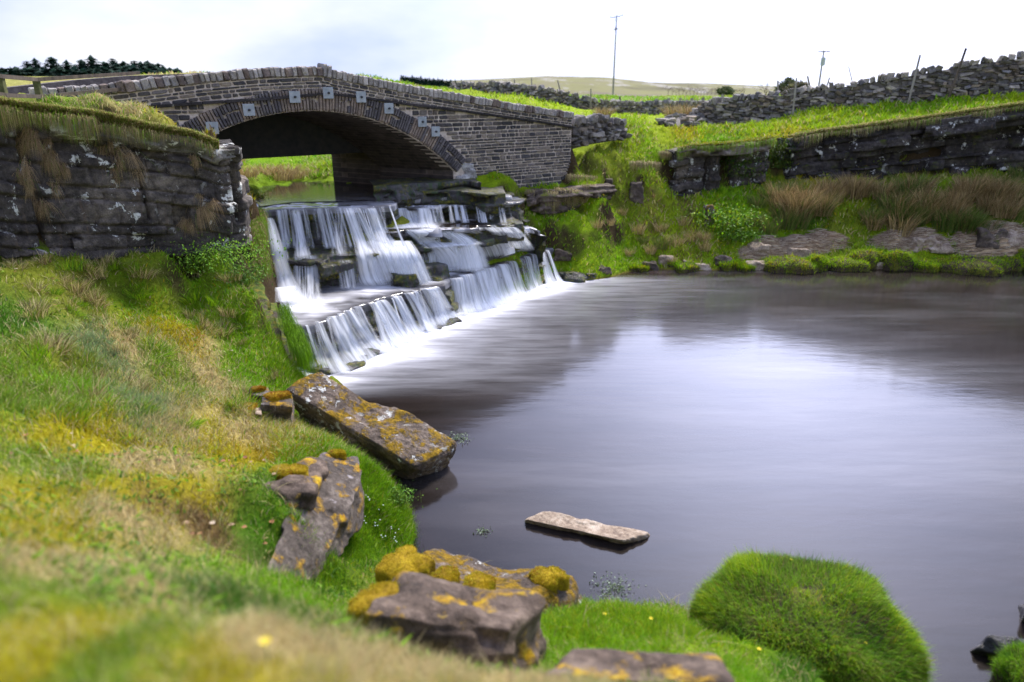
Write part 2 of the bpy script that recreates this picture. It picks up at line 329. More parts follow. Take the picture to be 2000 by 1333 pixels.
# ------------------------------------------------------------------ colour of the turf, by place (own colour of the plants)
PAL = {'lush': (.19, .37, .008), 'bright': (.31, .45, .010), 'deep': (.075, .19, .008), 'yel': (.42, .38, .012), 'straw': (.52, .43, .20),
       'dead': (.19, .125, .055), 'blue': (.23, .30, .12), 'mid': (.19, .30, .02), 'olive': (.21, .26, .025), 'moss': (.36, .27, .008)}
PK = list(PAL)
CZ = [(60,530,'deep'),(250,520,'deep'),(430,520,'lush'),(100,600,'olive'),(200,560,'olive'),(330,600,'olive'),(40,680,'deep'),(200,680,'olive'),(430,600,'lush'),(520,620,'lush'),(545,680,'lush'),(400,650,'yel'),(450,672,'moss'),(500,690,'straw'),
      (330,630,'lush'),(250,760,'blue'),(60,780,'mid'),(400,750,'mid'),(150,850,'mid'),(350,830,'blue'),(320,720,'straw'),(120,760,'olive'),(220,820,'lush'),(430,860,'straw'),(480,760,'straw'),(570,745,'lush'),(540,850,'straw'),(600,880,'moss'),(560,900,'yel'),(500,860,'yel'),
      (250,900,'yel'),(100,930,'mid'),(400,930,'straw'),(300,980,'mid'),(150,1000,'yel'),(430,960,'yel'),(480,1050,'dead'),(330,1050,'straw'),(100,1060,'yel'),(350,1020,'yel'),
      (200,1120,'straw'),(60,1180,'mid'),(350,1160,'straw'),(150,1250,'yel'),(420,1230,'mid'),(600,1260,'straw'),(300,1300,'mid'),(520,1320,'yel'),(760,1310,'straw'),(60,1320,'yel'),(650,1200,'lush'),
      (750,960,'lush'),(720,1000,'lush'),(700,1080,'deep'),(620,1120,'deep'),(560,1180,'deep'),(1100,1230,'lush'),(1250,1230,'bright'),(1400,1290,'lush'),(900,1320,'straw'),(1180,1240,'lush'),(1480,1320,'deep'),
      (0,205,'straw'),(120,210,'mid'),(250,220,'straw'),(380,250,'straw'),(60,196,'lush'),(200,205,'lush'),(440,370,'yel'),(480,390,'yel'),(450,410,'lush'),(500,430,'dead'),
      (1000,340,'lush'),(1080,330,'bright'),(1120,300,'bright'),(1200,310,'bright'),(1250,330,'lush'),(1200,350,'olive'),(1150,370,'olive'),(1050,360,'bright'),(1280,280,'bright'),(1300,360,'olive'),(1240,380,'lush'),
      (1150,480,'bright'),(1250,450,'dead'),(1230,420,'bright'),(1300,420,'bright'),(1180,520,'lush'),(1300,480,'bright'),(1350,450,'dead'),(1100,460,'lush'),(1360,410,'bright'),(1400,450,'bright'),(1410,420,'lush'),
      (1450,400,'lush'),(1500,450,'lush'),(1550,480,'lush'),(1600,470,'bright'),(1700,470,'bright'),(1650,480,'lush'),(1800,480,'lush'),(1750,440,'lush'),(1900,470,'lush'),(1950,400,'deep'),(1700,400,'olive'),(1600,400,'olive'),(1850,400,'olive'),(1550,370,'deep'),
      (1400,262,'bright'),(1500,255,'bright'),(1330,285,'yel'),(1600,235,'bright'),(1750,225,'lush'),(1900,200,'bright'),(1560,268,'yel'),(1700,240,'bright'),(1850,218,'bright'),(2000,195,'lush'),
      (1200,245,'bright'),(1300,240,'bright'),(1150,225,'bright'),(1060,195,'lush'),(1300,190,'bright'),(1200,190,'lush'),(1430,190,'bright'),(1350,235,'bright'),
      (430,310,'straw'),(500,310,'lush'),(600,305,'lush'),(600,330,'bright'),(480,345,'straw'),(560,345,'straw'),(640,345,'lush'),(450,330,'bright')]
_czp = np.array([hit(a, b) for a, b, c in CZ]); _czk = np.array([PK.index(c) for a, b, c in CZ])
_palA = np.array([PAL[k] for k in PK])
def turf_col(x, y, soft=0.0, rs=None, n=None):
    """base colour for many points; each point picks one of its nearest zones, with noisy borders"""
    x = np.asarray(x, float).ravel(); y = np.asarray(y, float).ravel(); out = np.empty((len(x), 3)); rs = rs or RS
    for i in range(0, len(x), 40000):
        X, Y = x[i:i + 40000], y[i:i + 40000]; d = np.hypot(X, Y) * .05 + .05
        wx = X + fbm(X / d * .16, Y / d * .16, 1, 4, .7) * d * 3.2; wy = Y + fbm(X / d * .16, Y / d * .16, 7, 4, .7) * d * 4.4
        D = (wx[:, None] - _czp[None, :, 0]) ** 2 + ((wy[:, None] - _czp[None, :, 1]) * .7) ** 2
        Wt = 1 / (D / (d[:, None] ** 2) + .3) ** 2.2
        if soft:
            c = (Wt[:, :, None] * _palA[_czk][None]).sum(1) / Wt.sum(1)[:, None]
        else:
            cs = np.cumsum(Wt, 1); r = rs.rand(len(X))[:, None] * cs[:, -1:]; c = _palA[_czk[(cs < r).sum(1).clip(0, len(_czk) - 1)]]
        out[i:i + 40000] = c
    return out
gcol = np.empty((_X.size, 3)); gcol[:] = (.07, .14, .02)
_nm = (_dist.ravel() < 75)
gcol[_nm] = turf_col(_X.ravel()[_nm], _Y.ravel()[_nm], soft=1)
_fm = sst(60, 75, _dist.ravel())[:, None]
gcol = gcol * (1 - _fm) + np.array((.16, .29, .02)) * _fm
_wet = (1 - sst(-.05, .12, _Z.ravel()))[:, None] * (_dist.ravel() < 60)[:, None]
gcol = gcol * (1 - _wet) + np.array((.16, .085, .04)) * _wet
_sl = np.hypot(np.gradient(_Z, GX, axis=0), np.gradient(_Z, GY, axis=1)).ravel()
_so = (sst(1.0, 2.2, _sl) * (_dist.ravel() < 60))[:, None]
gcol = gcol * (1 - _so) + np.array((.075, .055, .03)) * _so

t = Mt('turf_ground')
c0 = t.attr()
nA = t.noise(2.3, 5, .6); nB = t.noise(22, 4, .7); nC = t.noise(90, 3, .7)
c = t.mix(.75, c0, t.ramp(nA, (.3, (.75, .72, .6)), (.7, (1.2, 1.15, 1.1))), 'MULTIPLY')
c = t.mix(.8, c, t.ramp(nB, (.3, (.55, .5, .45)), (.65, (1.25, 1.2, 1.2))), 'MULTIPLY')
c = t.mix(.5, c, t.ramp(nC, (.3, .5), (.7, 1.35)), 'MULTIPLY')
M_ground = t.out(c, .95, t.bump(t.math('ADD', nB, t.math('MULTIPLY', nC, .6)), .9, .08), .1)
V = np.stack([_X.ravel(), _Y.ravel(), _Z.ravel()], 1)
ground = struct(obj('ground', mesh_np('ground', V, grid_faces(*_X.shape), gcol), M_ground))

# ------------------------------------------------------------------ far hill
hx = np.linspace(-500, 1300, 260); hy = np.linspace(330, 1000, 60)
HX, HY = np.meshgrid(hx, hy, indexing='ij')
_sil = np.interp(HX / HY, [-.6, -.2, -.075, .0, .045, .13, .19, .25, .34, .45, .6, 1.2], [172, 166, 158, 152, 149, 152, 161, 163, 168, 172, 176, 176])
_el = np.tan(R_(20.05) + np.arctan((_sil - 666.5) / FPX)) * -1
HZ = CAM_H + _el * HY * sst(330, 720, HY) - 9 * (1 - sst(330, 600, HY)) - 30 * sst(780, 1000, HY) + fbm(HX * .01, HY * .01, 0, 4) * 1.6 * sst(300, 600, HY)
t = Mt('moor')
a = t.noise(.012, 6, .65); b = t.noise(.05, 6, .7, t.vec((1, .35, 1)))
c = t.ramp(a, (.35, (.10, .09, .045)), (.5, (.18, .175, .065)), (.65, (.15, .125, .085)))
c = t.mix(t.ramp(b, (.54, 0.0), (.6, .8)), c, (.30, .28, .25))
obj_h = struct(obj('hill', mesh_np('hill', np.stack([HX.ravel(), HY.ravel(), HZ.ravel()], 1), grid_faces(*HX.shape)), t.out(c, .95, None, .1)))
# ------------------------------------------------------------------ strata: a ledge or cliff built as beds of jointed blocks
def resample(P, res):
    P = np.asarray(P, float); d = np.concatenate([[0], np.cumsum(np.hypot(*(P[1:, :2] - P[:-1, :2]).T))])
    s = np.linspace(0, d[-1], max(3, int(d[-1] / res) + 1)); return s, np.stack([np.interp(s, d, P[:, k]) for k in range(P.shape[1])], 1)
def strata(P, back, bed=.22, joint=.7, amp=.07, res=.05, seed=1, batter=0.0, groove=.04, rough=.03, clefts=(), under=.3, lipdip=.02, lipn=.08, top_n=.02):
    """P rows x,y,ztop,zbot along the lip, seen from the side to the right of the walking direction"""
    rs = np.random.RandomState(seed)
    s, Q = resample(P, res); T = np.gradient(Q[:, :2], axis=0)
    for _ in range(6): T[1:-1] = (T[:-2] + T[1:-1] * 2 + T[2:]) / 4
    T /= np.linalg.norm(T, axis=1)[:, None] + 1e-9; N = np.stack([T[:, 1], -T[:, 0]], 1)
    hgt = (Q[:, 2] - Q[:, 3]).max(); nf = max(4, int(hgt / res)); nb = max(4, int(back / (res * 2)))
    v = np.linspace(0, 1, nf)
    zr = hgt * 1.3; beds = [-.02]
    while beds[-1] < zr: beds.append(beds[-1] + bed * (.45 + 1.1 * rs.rand()))
    beds = np.array(beds)
    Sg = s[:, None] + 0 * v[None]; Zt = Q[:, 2:3]; Zb = Q[:, 3:4]
    Zg = Zt + (Zb - Zt) * v[None]
    dep = (Zt - Zg) + .04 * vnoise(Sg * 1.2, 0, seed)            # depth below lip
    dep = np.maximum(dep, 0)
    k = np.clip(np.searchsorted(beds, dep.ravel()) - 1, 0, len(beds) - 2).reshape(dep.shape)
    bdist = np.minimum(dep - beds[k], beds[k + 1] - dep)
    off = np.zeros_like(dep); jd = np.full_like(dep, 9.)
    for b in range(len(beds) - 1):
        m = k == b
        if not m.any(): continue
        js = [-1.0]
        while js[-1] < s[-1] + 1: js.append(js[-1] + joint * (.35 + 1.3 * rs.rand()))
        js = np.array(js); q = Sg[m] + .03 * vnoise(Zg[m] * 6, b, seed); i = np.clip(np.searchsorted(js, q) - 1, 0, len(js) - 2)
        o = rs.randn(len(js)) * amp; bo = rs.randn() * amp * .7
        off[m] = o[i] + bo; jd[m] = np.minimum(q - js[i], js[i + 1] - q)
    g = np.exp(-(bdist / .022) ** 2) * (dep > .05) + .8 * np.exp(-(jd / .02) ** 2)
    off = off - groove * np.minimum(g, 1.2)
    off += rough * fbm(Sg * 3, Zg * 5, seed, 4) + rough * 1.5 * fbm(Sg * .8, Zg * .8, seed + 5, 3) + batter * (Zt - Zg)
    for (cs, cw, cd, z0, z1) in clefts:
        off -= cd * np.exp(-np.abs((Sg - cs * s[-1]) / cw) ** 4) * sst(z1, z1 + .12, Zt - Zg + 0 * Sg) * (1 - sst(z0, z0 + .1, Zt - Zg + 0 * Sg)) if z1 < z0 else 0
    fx = Q[:, 0:1] + N[:, 0:1] * off; fy = Q[:, 1:2] + N[:, 1:2] * off
    # round the lip a little
    fz = Zg.copy(); 
    w = np.linspace(1, 0, nb, endpoint=False)
    lip = off[:, 0:1]
    Nm = N.mean(0); Nm /= np.linalg.norm(Nm); wb = w[None] ** 1.3
    tx = Q[:, 0:1] + N[:, 0:1] * lip - Nm[0] * back * wb; ty = Q[:, 1:2] + N[:, 1:2] * lip - Nm[1] * back * wb
    tz = Zt + top_n * fbm(tx * 1.6, ty * 1.6, seed, 4) * 2 + lipn * .3 * fbm(tx * 5, ty * 5, seed, 2) * .5 + 0 * w[None]
    fz[:, 0] = tz[:, -1] - lipdip
    fz[:, 1] = np.minimum(fz[:, 1], fz[:, 0] - .01)
    u = np.linspace(0, 1, 4)[1:]
    ux = fx[:, -1:] - N[:, 0:1] * under * u; uy = fy[:, -1:] - N[:, 1:2] * under * u; uz = Zb + 0 * u[None]
    X = np.concatenate([tx, fx, ux], 1); Y = np.concatenate([ty, fy, uy], 1); Z = np.concatenate([tz, fz, uz], 1)
    return np.stack([X.ravel(), Y.ravel(), Z.ravel()], 1), grid_faces(*X.shape)[:, ::-1], (X.shape[0], X.shape[1], nb)
def zl(seq, z, zb, extra=()):     # lip polyline from photo pixels at height z
    r = [(*aZ(a, b, z)[:2], z, zb) for a, b in seq]; return r

DARK = ((.030, .024, .026), (.075, .062, .060), (.15, .125, .115))
M_ledge = rock_mat('wet_ledge_rock', (.012, .011, .011), (.042, .038, .037), (.12, .105, .10), moss=((.02, .04, .006), (.09, .095, .01), (.28, .23, .02)), moss_lo=.54, rough=.42, upmoss=False, spec=.5, bump=.9, sc=1.2, streak=((.03, .055, .014), .52))
ledges = []; LD = {}
def ledge(seq, z, zb, back, seed, label, **kw):
    v, f, shp = strata(zl(seq, z, zb), back, seed=seed, **kw); LD[seed] = (v.reshape(shp[0], shp[1], 3), shp[2], z)
    o = obj('rock_ledge', mesh_np('rock_ledge', v, f), M_ledge); tag(o, label, 'rock ledge', 'rock ledges of the waterfall'); ledges.append(o); return o
# lowest step (z .9) and its toe
T1 = [(470,608),(520,632),(560,640),(592,640),(640,626),(700,602),(760,586),(820,570),(872,560),(884,549),(930,533),(960,526),(1010,511),(1050,497),(1078,489),(1092,487)]
ledge(T1, .88, -.5, 5.2, 3, 'lowest rock ledge of the waterfall, running along the pool edge', joint=.9, amp=.08, bed=.26, lipn=.25, batter=.25, top_n=.012)
T1b = [(600,706),(640,716),(680,700),(740,672),(800,650),(850,632),(880,618)]
ledge([(a, b) for a, b in T1b], .10, -.5, .9, 33, 'low broken rock toe under the left half of the lowest waterfall step', joint=.5, amp=.16, bed=.2, batter=.5, top_n=.08)
ledge([(960,566),(1000,556),(1040,540),(1065,540),(1100,532),(1130,536),(1160,532)], .22, -.5, 1.0, 34, 'flat wet rock shelf at the right end of the waterfall by the grass bank', joint=.5, amp=.14, bed=.15, batter=.4, top_n=.05)
T2 = [(470,520),(520,512),(560,508),(605,507),(650,500),(690,496),(740,491),(800,484),(838,480),(850,476),(905,470),(960,458),(1010,449),(1050,446),(1070,452)]
ledge(T2, 1.75, .6, 3.4, 5, 'middle rock ledge of the waterfall below the upper curtain', joint=.8, amp=.13, bed=.24, lipn=.25, batter=.12, top_n=.03)
ledge([(764,534),(800,534),(836,520),(866,506),(920,499),(970,486),(1010,475),(1045,470)], 1.25, .6, 1.3, 6, 'rough rock step in the middle of the waterfall between two veils', joint=.5, amp=.16, bed=.2, batter=.25, top_n=.05)
ledge([(760,455),(800,448),(850,450),(900,448),(960,440),(1000,437),(1025,436)], 2.18, 1.6, 2.2, 7, 'thin rock shelf under the upper right lip of the waterfall', joint=.5, amp=.12, bed=.14, batter=.2, top_n=.04)
T3 = [(490,418),(525,412),(560,409),(600,408),(660,406),(720,404),(766,402),(774,396)]
ledge(T3, 2.84, 1.6, 2.2, 8, 'highest rock ledge on the left, with the tallest falling curtain', joint=.8, amp=.07, bed=.3, lipn=.2, under=.3, batter=-.03, top_n=.02)
ledge([(774,404),(815,406),(858,404),(866,398),(900,400),(950,398),(985,396),(1008,394),(1018,388)], 2.62, 1.9, 2.6, 9, 'upper right rock ledge split by narrow trickles', joint=.55, amp=.10, bed=.22, batter=.05, top_n=.03)
ledge([(770,390),(850,387),(920,384),(985,384),(1010,378)], 2.83, 2.3, 2.0, 10, 'thin slab of rock behind the upper right lip of the waterfall', joint=.6, amp=.12, bed=.14, batter=.1)
ledge([(745,378),(800,374),(860,374),(920,374),(950,378),(985,376)], 3.06, 2.4, 1.6, 12, 'mossy rock step beside the foot of the bridge arch', joint=.6, amp=.09, bed=.16, batter=.2, top_n=.03)
ledge([(730,364),(790,361),(850,357),(890,352),(925,352),(945,356)], 3.30, 2.6, 1.5, 13, 'dark rock step directly under the right end of the bridge arch', joint=.7, amp=.09, bed=.18, batter=.2, top_n=.03)

M_bankwall = rock_mat('earthy_bank_rock', (.018, .014, .010), (.055, .040, .026), (.12, .09, .06), moss=((.03, .07, .008), (.10, .14, .01), (.22, .17, .02)), moss_lo=.47, rough=.8, upmoss=False)
v, f, _ = strata([(-4.55,12.9,.9,-.4),(-4.80,13.4,1.30,-.4),(-5.18,14.1,1.62,-.4),(-5.82,15.1,2.2,0),(-6.3,16.1,2.75,.3),(-6.62,17.1,2.95,.5),(-6.9,18.1,3.05,1)], .7, bed=.3, joint=.6, amp=.10, seed=40, top_n=.05, groove=.06, rough=.10)
tag(obj('rock_ledge', mesh_np('rock_ledge', v, f), M_bankwall), 'steep earthy rock wall left of the waterfall, topped with grass', 'rock ledge')

# ------------------------------------------------------------------ water
def water_mat(name, deep, rough=.075):
    t = Mt(name)
    d = t.attr('dep', 'Fac'); fm = t.attr('foam_glow', 'Fac')
    st = t.noise(1.0, 5, .6, t.vec((.55, 4.0, 1), rot=(0, 0, R_(-8)))); st2 = t.noise(1.0, 6, .6, t.vec((.28, 1.4, 1), rot=(0, 0, R_(14))), dist=.6)
    col = t.mix(t.ramp(st2, (.35, 0.0), (.7, 1.0)), deep, [q * 1.7 + e for q, e in zip(deep, (.006, .005, .0065))])
    fo = t.math('MULTIPLY', fm, t.ramp(st, (.25, .45), (.62, 1.6)), True)
    gl = t.n.new('ShaderNodeBsdfGlossy'); gl.distribution = 'GGX'; gl.inputs['Roughness'].default_value = rough; gl.inputs['Color'].default_value = (1, 1, 1, 1)
    bn = t.noise(1.0, 4, .5, t.vec((1.2, 3.5, 1)));  nn = t.bump(bn, .07, .05); t.l.new(nn, gl.inputs['Normal'])
    di = t.n.new('ShaderNodeBsdfDiffuse'); t.l.new(col, di.inputs['Color'])
    tr = t.n.new('ShaderNodeBsdfTransparent'); tr.inputs['Color'].default_value = (.75, .55, .38, 1)
    m1 = t.n.new('ShaderNodeMixShader'); op = t.ramp(d, (0.0, .15), (.25, .72), (.85, 1.0)); t.l.new(op, m1.inputs[0]); t.l.new(tr.outputs[0], m1.inputs[1]); t.l.new(di.outputs[0], m1.inputs[2])
    fr = t.n.new('ShaderNodeFresnel'); fr.inputs['IOR'].default_value = 1.38; t.l.new(nn, fr.inputs['Normal'])
    m2 = t.n.new('ShaderNodeMixShader'); t.l.new(fr.outputs[0], m2.inputs[0]); t.l.new(m1.outputs[0], m2.inputs[1]); t.l.new(gl.outputs[0], m2.inputs[2])
    fd = t.n.new('ShaderNodeBsdfDiffuse'); fd.inputs['Color'].default_value = (.78, .78, .84, 1)
    m3 = t.n.new('ShaderNodeMixShader'); t.l.new(fo, m3.inputs[0]); t.l.new(m2.outputs[0], m3.inputs[1]); t.l.new(fd.outputs[0], m3.inputs[2])
    t.l.new(m3.outputs[0], t.n['Material Output'].inputs[0]); return t.m
def fattr(me, name, a):
    at = me.attributes.new(name, 'FLOAT', 'POINT'); at.data.foreach_set('value', np.asarray(a, np.float32).ravel())
M_pool = water_mat('peaty_water', (.010, .007, .005), .12)
M_film = water_mat('shallow_water', (.020, .016, .014), .08)
px_ = np.concatenate([np.arange(-9, 26, .16), [28, 32, 40, 55]]); py_ = np.arange(3.6, 27.5, .13)
PX, PY = np.meshgrid(px_, py_, indexing='ij')
dep = np.clip(0 - H(PX.ravel(), PY.ravel()), 0, 2)
_bl = np.array([aZ(a, b, 0)[:2] for a, b in [(600,735),(655,738),(700,716),(760,686),(800,668),(850,642),(884,622),(905,618),(950,604),(1000,588),(1040,574),(1080,562),(1110,549)]])
def base_x(y): i = np.argsort(_bl[:, 1]); return np.interp(y, _bl[i, 1], _bl[i, 0])
dx = PX.ravel() - base_x(PY.ravel())
inr = sst(_bl[:, 1].min() - 1.3, _bl[:, 1].min() + .4, PY.ravel()) * (1 - sst(_bl[:, 1].max() + .1, _bl[:, 1].max() + .9, PY.ravel()))
_ln = .75 + .55 * vnoise(PY.ravel() * 1.1, 3.3)
foam_glow = (1.15 * np.exp(-np.maximum(dx, 0) / (.5 * _ln)) + .30 * np.exp(-np.maximum(dx, 0) / 2.6)) * inr
foam_glow += .10 * np.exp(-((PX.ravel() - 7.0) / 4.5) ** 2 - ((PY.ravel() - 13.5) / 4) ** 2) * (0.6 + .8 * fbm(PX.ravel() * .25, PY.ravel() * .9, 3, 3))  # pale patch for the sky's reflected glow on the open pool, painted in
foam_glow = foam_glow + .02 * np.maximum(0, fbm(PX.ravel() * .22, PY.ravel() * .8, 6, 4)) * 2
me = mesh_np('pool', np.stack([PX.ravel(), PY.ravel(), 0 * PX.ravel()], 1), grid_faces(*PX.shape))
fattr(me, 'dep', dep); fattr(me, 'foam_glow', foam_glow)
struct(obj('pool', me, M_pool))

def sheet(name, loop_front, loop_back, z, zb, foamfn, mat, n=90, m=40):
    loop_front = [(p[0] - .03, p[1] + .10) for p in loop_front]
    A = resample([(*p, 0) for p in loop_front], .01)[1][:, :2]; B = resample([(*p, 0) for p in loop_back], .01)[1][:, :2]
    A = A[np.linspace(0, len(A) - 1, n).astype(int)]; B = B[np.linspace(0, len(B) - 1, n).astype(int)]
    v = np.linspace(0, 1, m)[None, :, None]; P = A[:, None] * (1 - v) + B[:, None] * v
    x, y = P[..., 0].ravel(), P[..., 1].ravel(); vv = np.broadcast_to(v[..., 0], (n, m)).ravel()
    me = mesh_np(name, np.stack([x, y, z + (zb - z) * vv], 1), grid_faces(n, m)); fattr(me, 'dep', np.full(n * m, .5)); fattr(me, 'foam_glow', np.clip(foamfn(x, y, vv), 0, 1))
    return struct(obj(name, me, mat))
w2 = lambda seq, z: [tuple(aZ(a, b, z)[:2]) for a, b in seq]
fn = lambda x, y, v: .25 + .7 * np.maximum(0, fbm(x * .8, y * 1.4, 4, 4)) * 2
# stream above the falls
sheet('stream', [(-7.3, 19.9), (-6.6, 20.7), (-5.2, 20.95), (-4.2, 21.1), (-3.3, 21.2), (-2.6, 21.6)], [(-11, 27.5), (-9, 29), (-6, 30), (-1, 33)], 2.872, 2.88, lambda x, y, v: .10 * np.exp(-v * 9) * (1 + 2 * fbm(x * 1.2, y * 2.5, 4, 4)), M_film)

# film of water on the steps: follows each ledge's own top and lip
def film(seed, a, b, depth, foamfn, lift=.035, over=4, level=True):
    G, nb, z = LD[seed]; ns = len(G); i0, i1 = int(a * ns), max(int(b * ns), int(a * ns) + 3)
    step = int(nb * (1 - min(1, depth)))
    top = G[i0:i1, step:nb].copy(); lipz = G[i0:i1, nb:nb + 1, 2]
    top[..., 2] = (z + lift) * .6 + .4 * (top[..., 2] + lift)
    ov = G[i0:i1, nb:nb + over].copy(); c = ov[:, :1, :2] - top[:, -6:-5, :2]; c /= np.linalg.norm(c, axis=2, keepdims=True) + 1e-9
    ov[..., :2] += c * .02; ov[:, 0, 2] += .02
    P = np.concatenate([top, ov], 1); sh = P.shape[:2]; vv = np.broadcast_to(np.linspace(1, 0, sh[1])[None], sh).ravel(); P = P.reshape(-1, 3)
    me = mesh_np('shelf_water', P, grid_faces(*sh)[:, ::-1]); fattr(me, 'dep', np.full(len(P), .35)); fattr(me, 'foam_glow', np.clip(foamfn(P[:, 0], P[:, 1], vv), 0, 1))
    return struct(obj('shelf_water', me, M_film))
_n1 = lambda x, y: fbm(x * 1.1, y * 1.8, 2, 3)
film(3, .06, 1, .62, lambda x, y, v: .05 + .75 * sst(.12, .38, v) * (1 - sst(.38, .80, v)) * (.35 + .9 * _n1(x, y)) + .12 * sst(.9, 1, v) + .9 * np.exp(-((x + 5.6) / .9) ** 2 - ((y - 16.5) / .7) ** 2) + .25 * np.maximum(0, _n1(x + 4, y)))
film(5, .52, 1, .6, lambda x, y, v: .35 + .9 * _n1(x, y), .03)
film(6, .42, .9, .5, lambda x, y, v: .35 + .9 * _n1(x, y), .03)
film(7, .0, .75, .6, lambda x, y, v: .30 + .9 * _n1(x, y), .02)
film(8, .02, .98, 1, lambda x, y, v: .12 + .35 * np.maximum(0, _n1(x, y)) * 2, .012)
film(9, .0, .95, .6, lambda x, y, v: .15 + .6 * _n1(x, y), .015)
film(10, .1, .9, .5, lambda x, y, v: .15 + .5 * _n1(x, y), .02)

# ---- falling veils: rows of (photo x, photo y, height z, half width in m)
t = Mt('falling_water')
uvn = t.n.new('ShaderNodeUVMap'); uvn.uv_map = 'UVMap'
sa = t.noise(1.0, 5, .62, t.vec((9.0, .5, 1), src=uvn.outputs[0]), dist=.15)
sb = t.noise(1.0, 3, .5, t.vec((30, .9, 1), src=uvn.outputs[0]))
ed = t.attr('edge', 'Fac'); dn = t.attr('dens', 'Fac')
a = t.math('ADD', t.math('MULTIPLY', sa, .75), t.math('MULTIPLY', sb, .25))
a = t.math('ADD', t.math('SUBTRACT', a, .53), t.math('MULTIPLY', dn, .20))
al = t.ramp(a, (.0, .03), (.24, .96))
al = t.math('MULTIPLY', al, ed, True)
wd = t.n.new('ShaderNodeBsdfDiffuse'); wd.inputs['Color'].default_value = (.86, .88, .93, 1)
wt = t.n.new('ShaderNodeBsdfTranslucent'); wt.inputs['Color'].default_value = (.8, .83, .88, 1)
wm = t.n.new('ShaderNodeMixShader'); wm.inputs[0].default_value = .3; t.l.new(wd.outputs[0], wm.inputs[1]); t.l.new(wt.outputs[0], wm.inputs[2])
tp = t.n.new('ShaderNodeBsdfTransparent'); wx = t.n.new('ShaderNodeMixShader'); t.l.new(al, wx.inputs[0]); t.l.new(tp.outputs[0], wx.inputs[1]); t.l.new(wm.outputs[0], wx.inputs[2])
t.l.new(wx.outputs[0], t.n['Material Output'].inputs[0]); M_veil = t.m
VEV, VEF, VEU, VEE, VED = [], [], [], [], []; _vn = 0
def veil(rows, dens=.9, dens1=None, nn=26, na=13, bulge=.02):
    global _vn
    P = np.array([(*aZ(r[0], r[1], r[2]), r[3]) for r in rows]); n = len(P)
    # Catmull-Rom through the rows
    tt = np.linspace(0, n - 1, nn * (n - 1)); i = np.clip(tt.astype(int), 0, n - 2); f = (tt - i)[:, None]
    E = np.vstack([2 * P[0] - P[1], P, 2 * P[-1] - P[-2]]); p0, p1, p2, p3 = E[i], E[i + 1], E[i + 2], E[i + 3]
    C = .5 * (2 * p1 + (p2 - p0) * f + (2 * p0 - 5 * p1 + 4 * p2 - p3) * f ** 2 + (3 * p1 - p0 - 3 * p2 + p3) * f ** 3)
    L = np.concatenate([[0], np.cumsum(np.linalg.norm(np.diff(C[:, :3], axis=0), axis=1))])
    w = np.linspace(-1, 1, na)
    side = np.array([.94, .34])      # veils face the pool
    seed = RS.rand() * 50
    X = C[:, 0:1] + side[0] * w[None] * C[:, 3:4]; Y = C[:, 1:2] + side[1] * w[None] * C[:, 3:4]
    b = bulge * (1 - w[None] ** 2) + .035 * vnoise(w[None] * 5 * C[:, 3:4] / .3, L[:, None] * 1.0, seed)
    X = X + .34 * b; Y = Y - .94 * b; Z = C[:, 2:3] + 0 * w[None]
    V = np.stack([X, Y, Z], -1).reshape(-1, 3)
    U = np.stack([w[None] * C[:, 3:4] + seed + 0 * X, L[:, None] + 0 * X + seed], -1).reshape(-1, 2)
    el = (L / L[-1])[:, None]
    edge = (1 - w[None] ** 2) ** .8 * sst(0, .04, el) * (1 - sst(.90, 1.0, el) * .8)
    dd = (dens + ((dens1 if dens1 is not None else dens) - dens) * el) + 0 * w[None]
    VEV.append(V); VEF.append(grid_faces(len(C), na) + _vn); VEU.append(U); VEE.append(edge.ravel()); VED.append(dd.ravel()); _vn += len(V)
# upper left curtain
veil([(522,424,2.86,.13),(528,438,2.72,.15),(542,490,2.15,.19),(558,545,1.45,.24),(575,598,.95,.42)], 1.35, 1.6)
veil([(543,409,2.88,.07),(545,420,2.75,.08),(552,465,2.2,.08),(560,510,1.80,.10)], .75, .6)
veil([(575,408,2.88,.16),(578,420,2.7,.17),(586,460,2.2,.15),(592,505,1.80,.25)], 1.05, 1.2)
veil([(596,498,1.82,.34),(598,515,1.62,.36),(600,560,1.15,.36),(602,598,.93,.42)], .75, .95)
veil([(562,590,1.25,.30),(556,560,1.35,.30),(560,590,1.0,.42),(572,612,.93,.7)], 1.2, 1.4)
veil([(615,408,2.88,.10),(617,420,2.75,.10),(622,470,2.1,.10)], .45, .3)
veil([(662,406,2.88,.12),(661,420,2.7,.13),(662,470,2.1,.2),(668,500,1.78,.3)], .68, .5)
veil([(678,405,2.88,.15),(684,420,2.72,.17),(702,470,2.05,.20),(712,500,1.75,.26),(722,540,1.2,.34),(735,562,.93,.5)], 1.05, 1.1)
veil([(696,405,2.88,.12),(702,418,2.72,.12),(722,460,2.15,.14),(735,490,1.8,.2)], .7, .8)
veil([(722,404,2.88,.20),(728,416,2.72,.2),(742,452,2.2,.24),(762,492,1.78,.42),(782,530,1.25,.55),(800,548,.95,.6)], 1.15, 1.25)
veil([(712,470,1.95,.2),(728,495,1.75,.3),(750,530,1.25,.42),(770,552,.95,.5)], .85, 1.1)
veil([(745,403,2.88,.10),(748,415,2.75,.10),(752,450,2.3,.1)], .4, .2)
veil([(672,508,1.7,.2),(676,520,1.5,.22),(684,565,.95,.3)], .6, .7)
veil([(775,470,1.95,.15),(790,490,1.72,.2),(806,520,1.35,.3),(822,545,.95,.4)], .75, .9)
veil([(815,455,2.0,.14),(828,475,1.75,.2),(838,500,1.45,.25),(842,530,1.0,.35)], .75, .7)
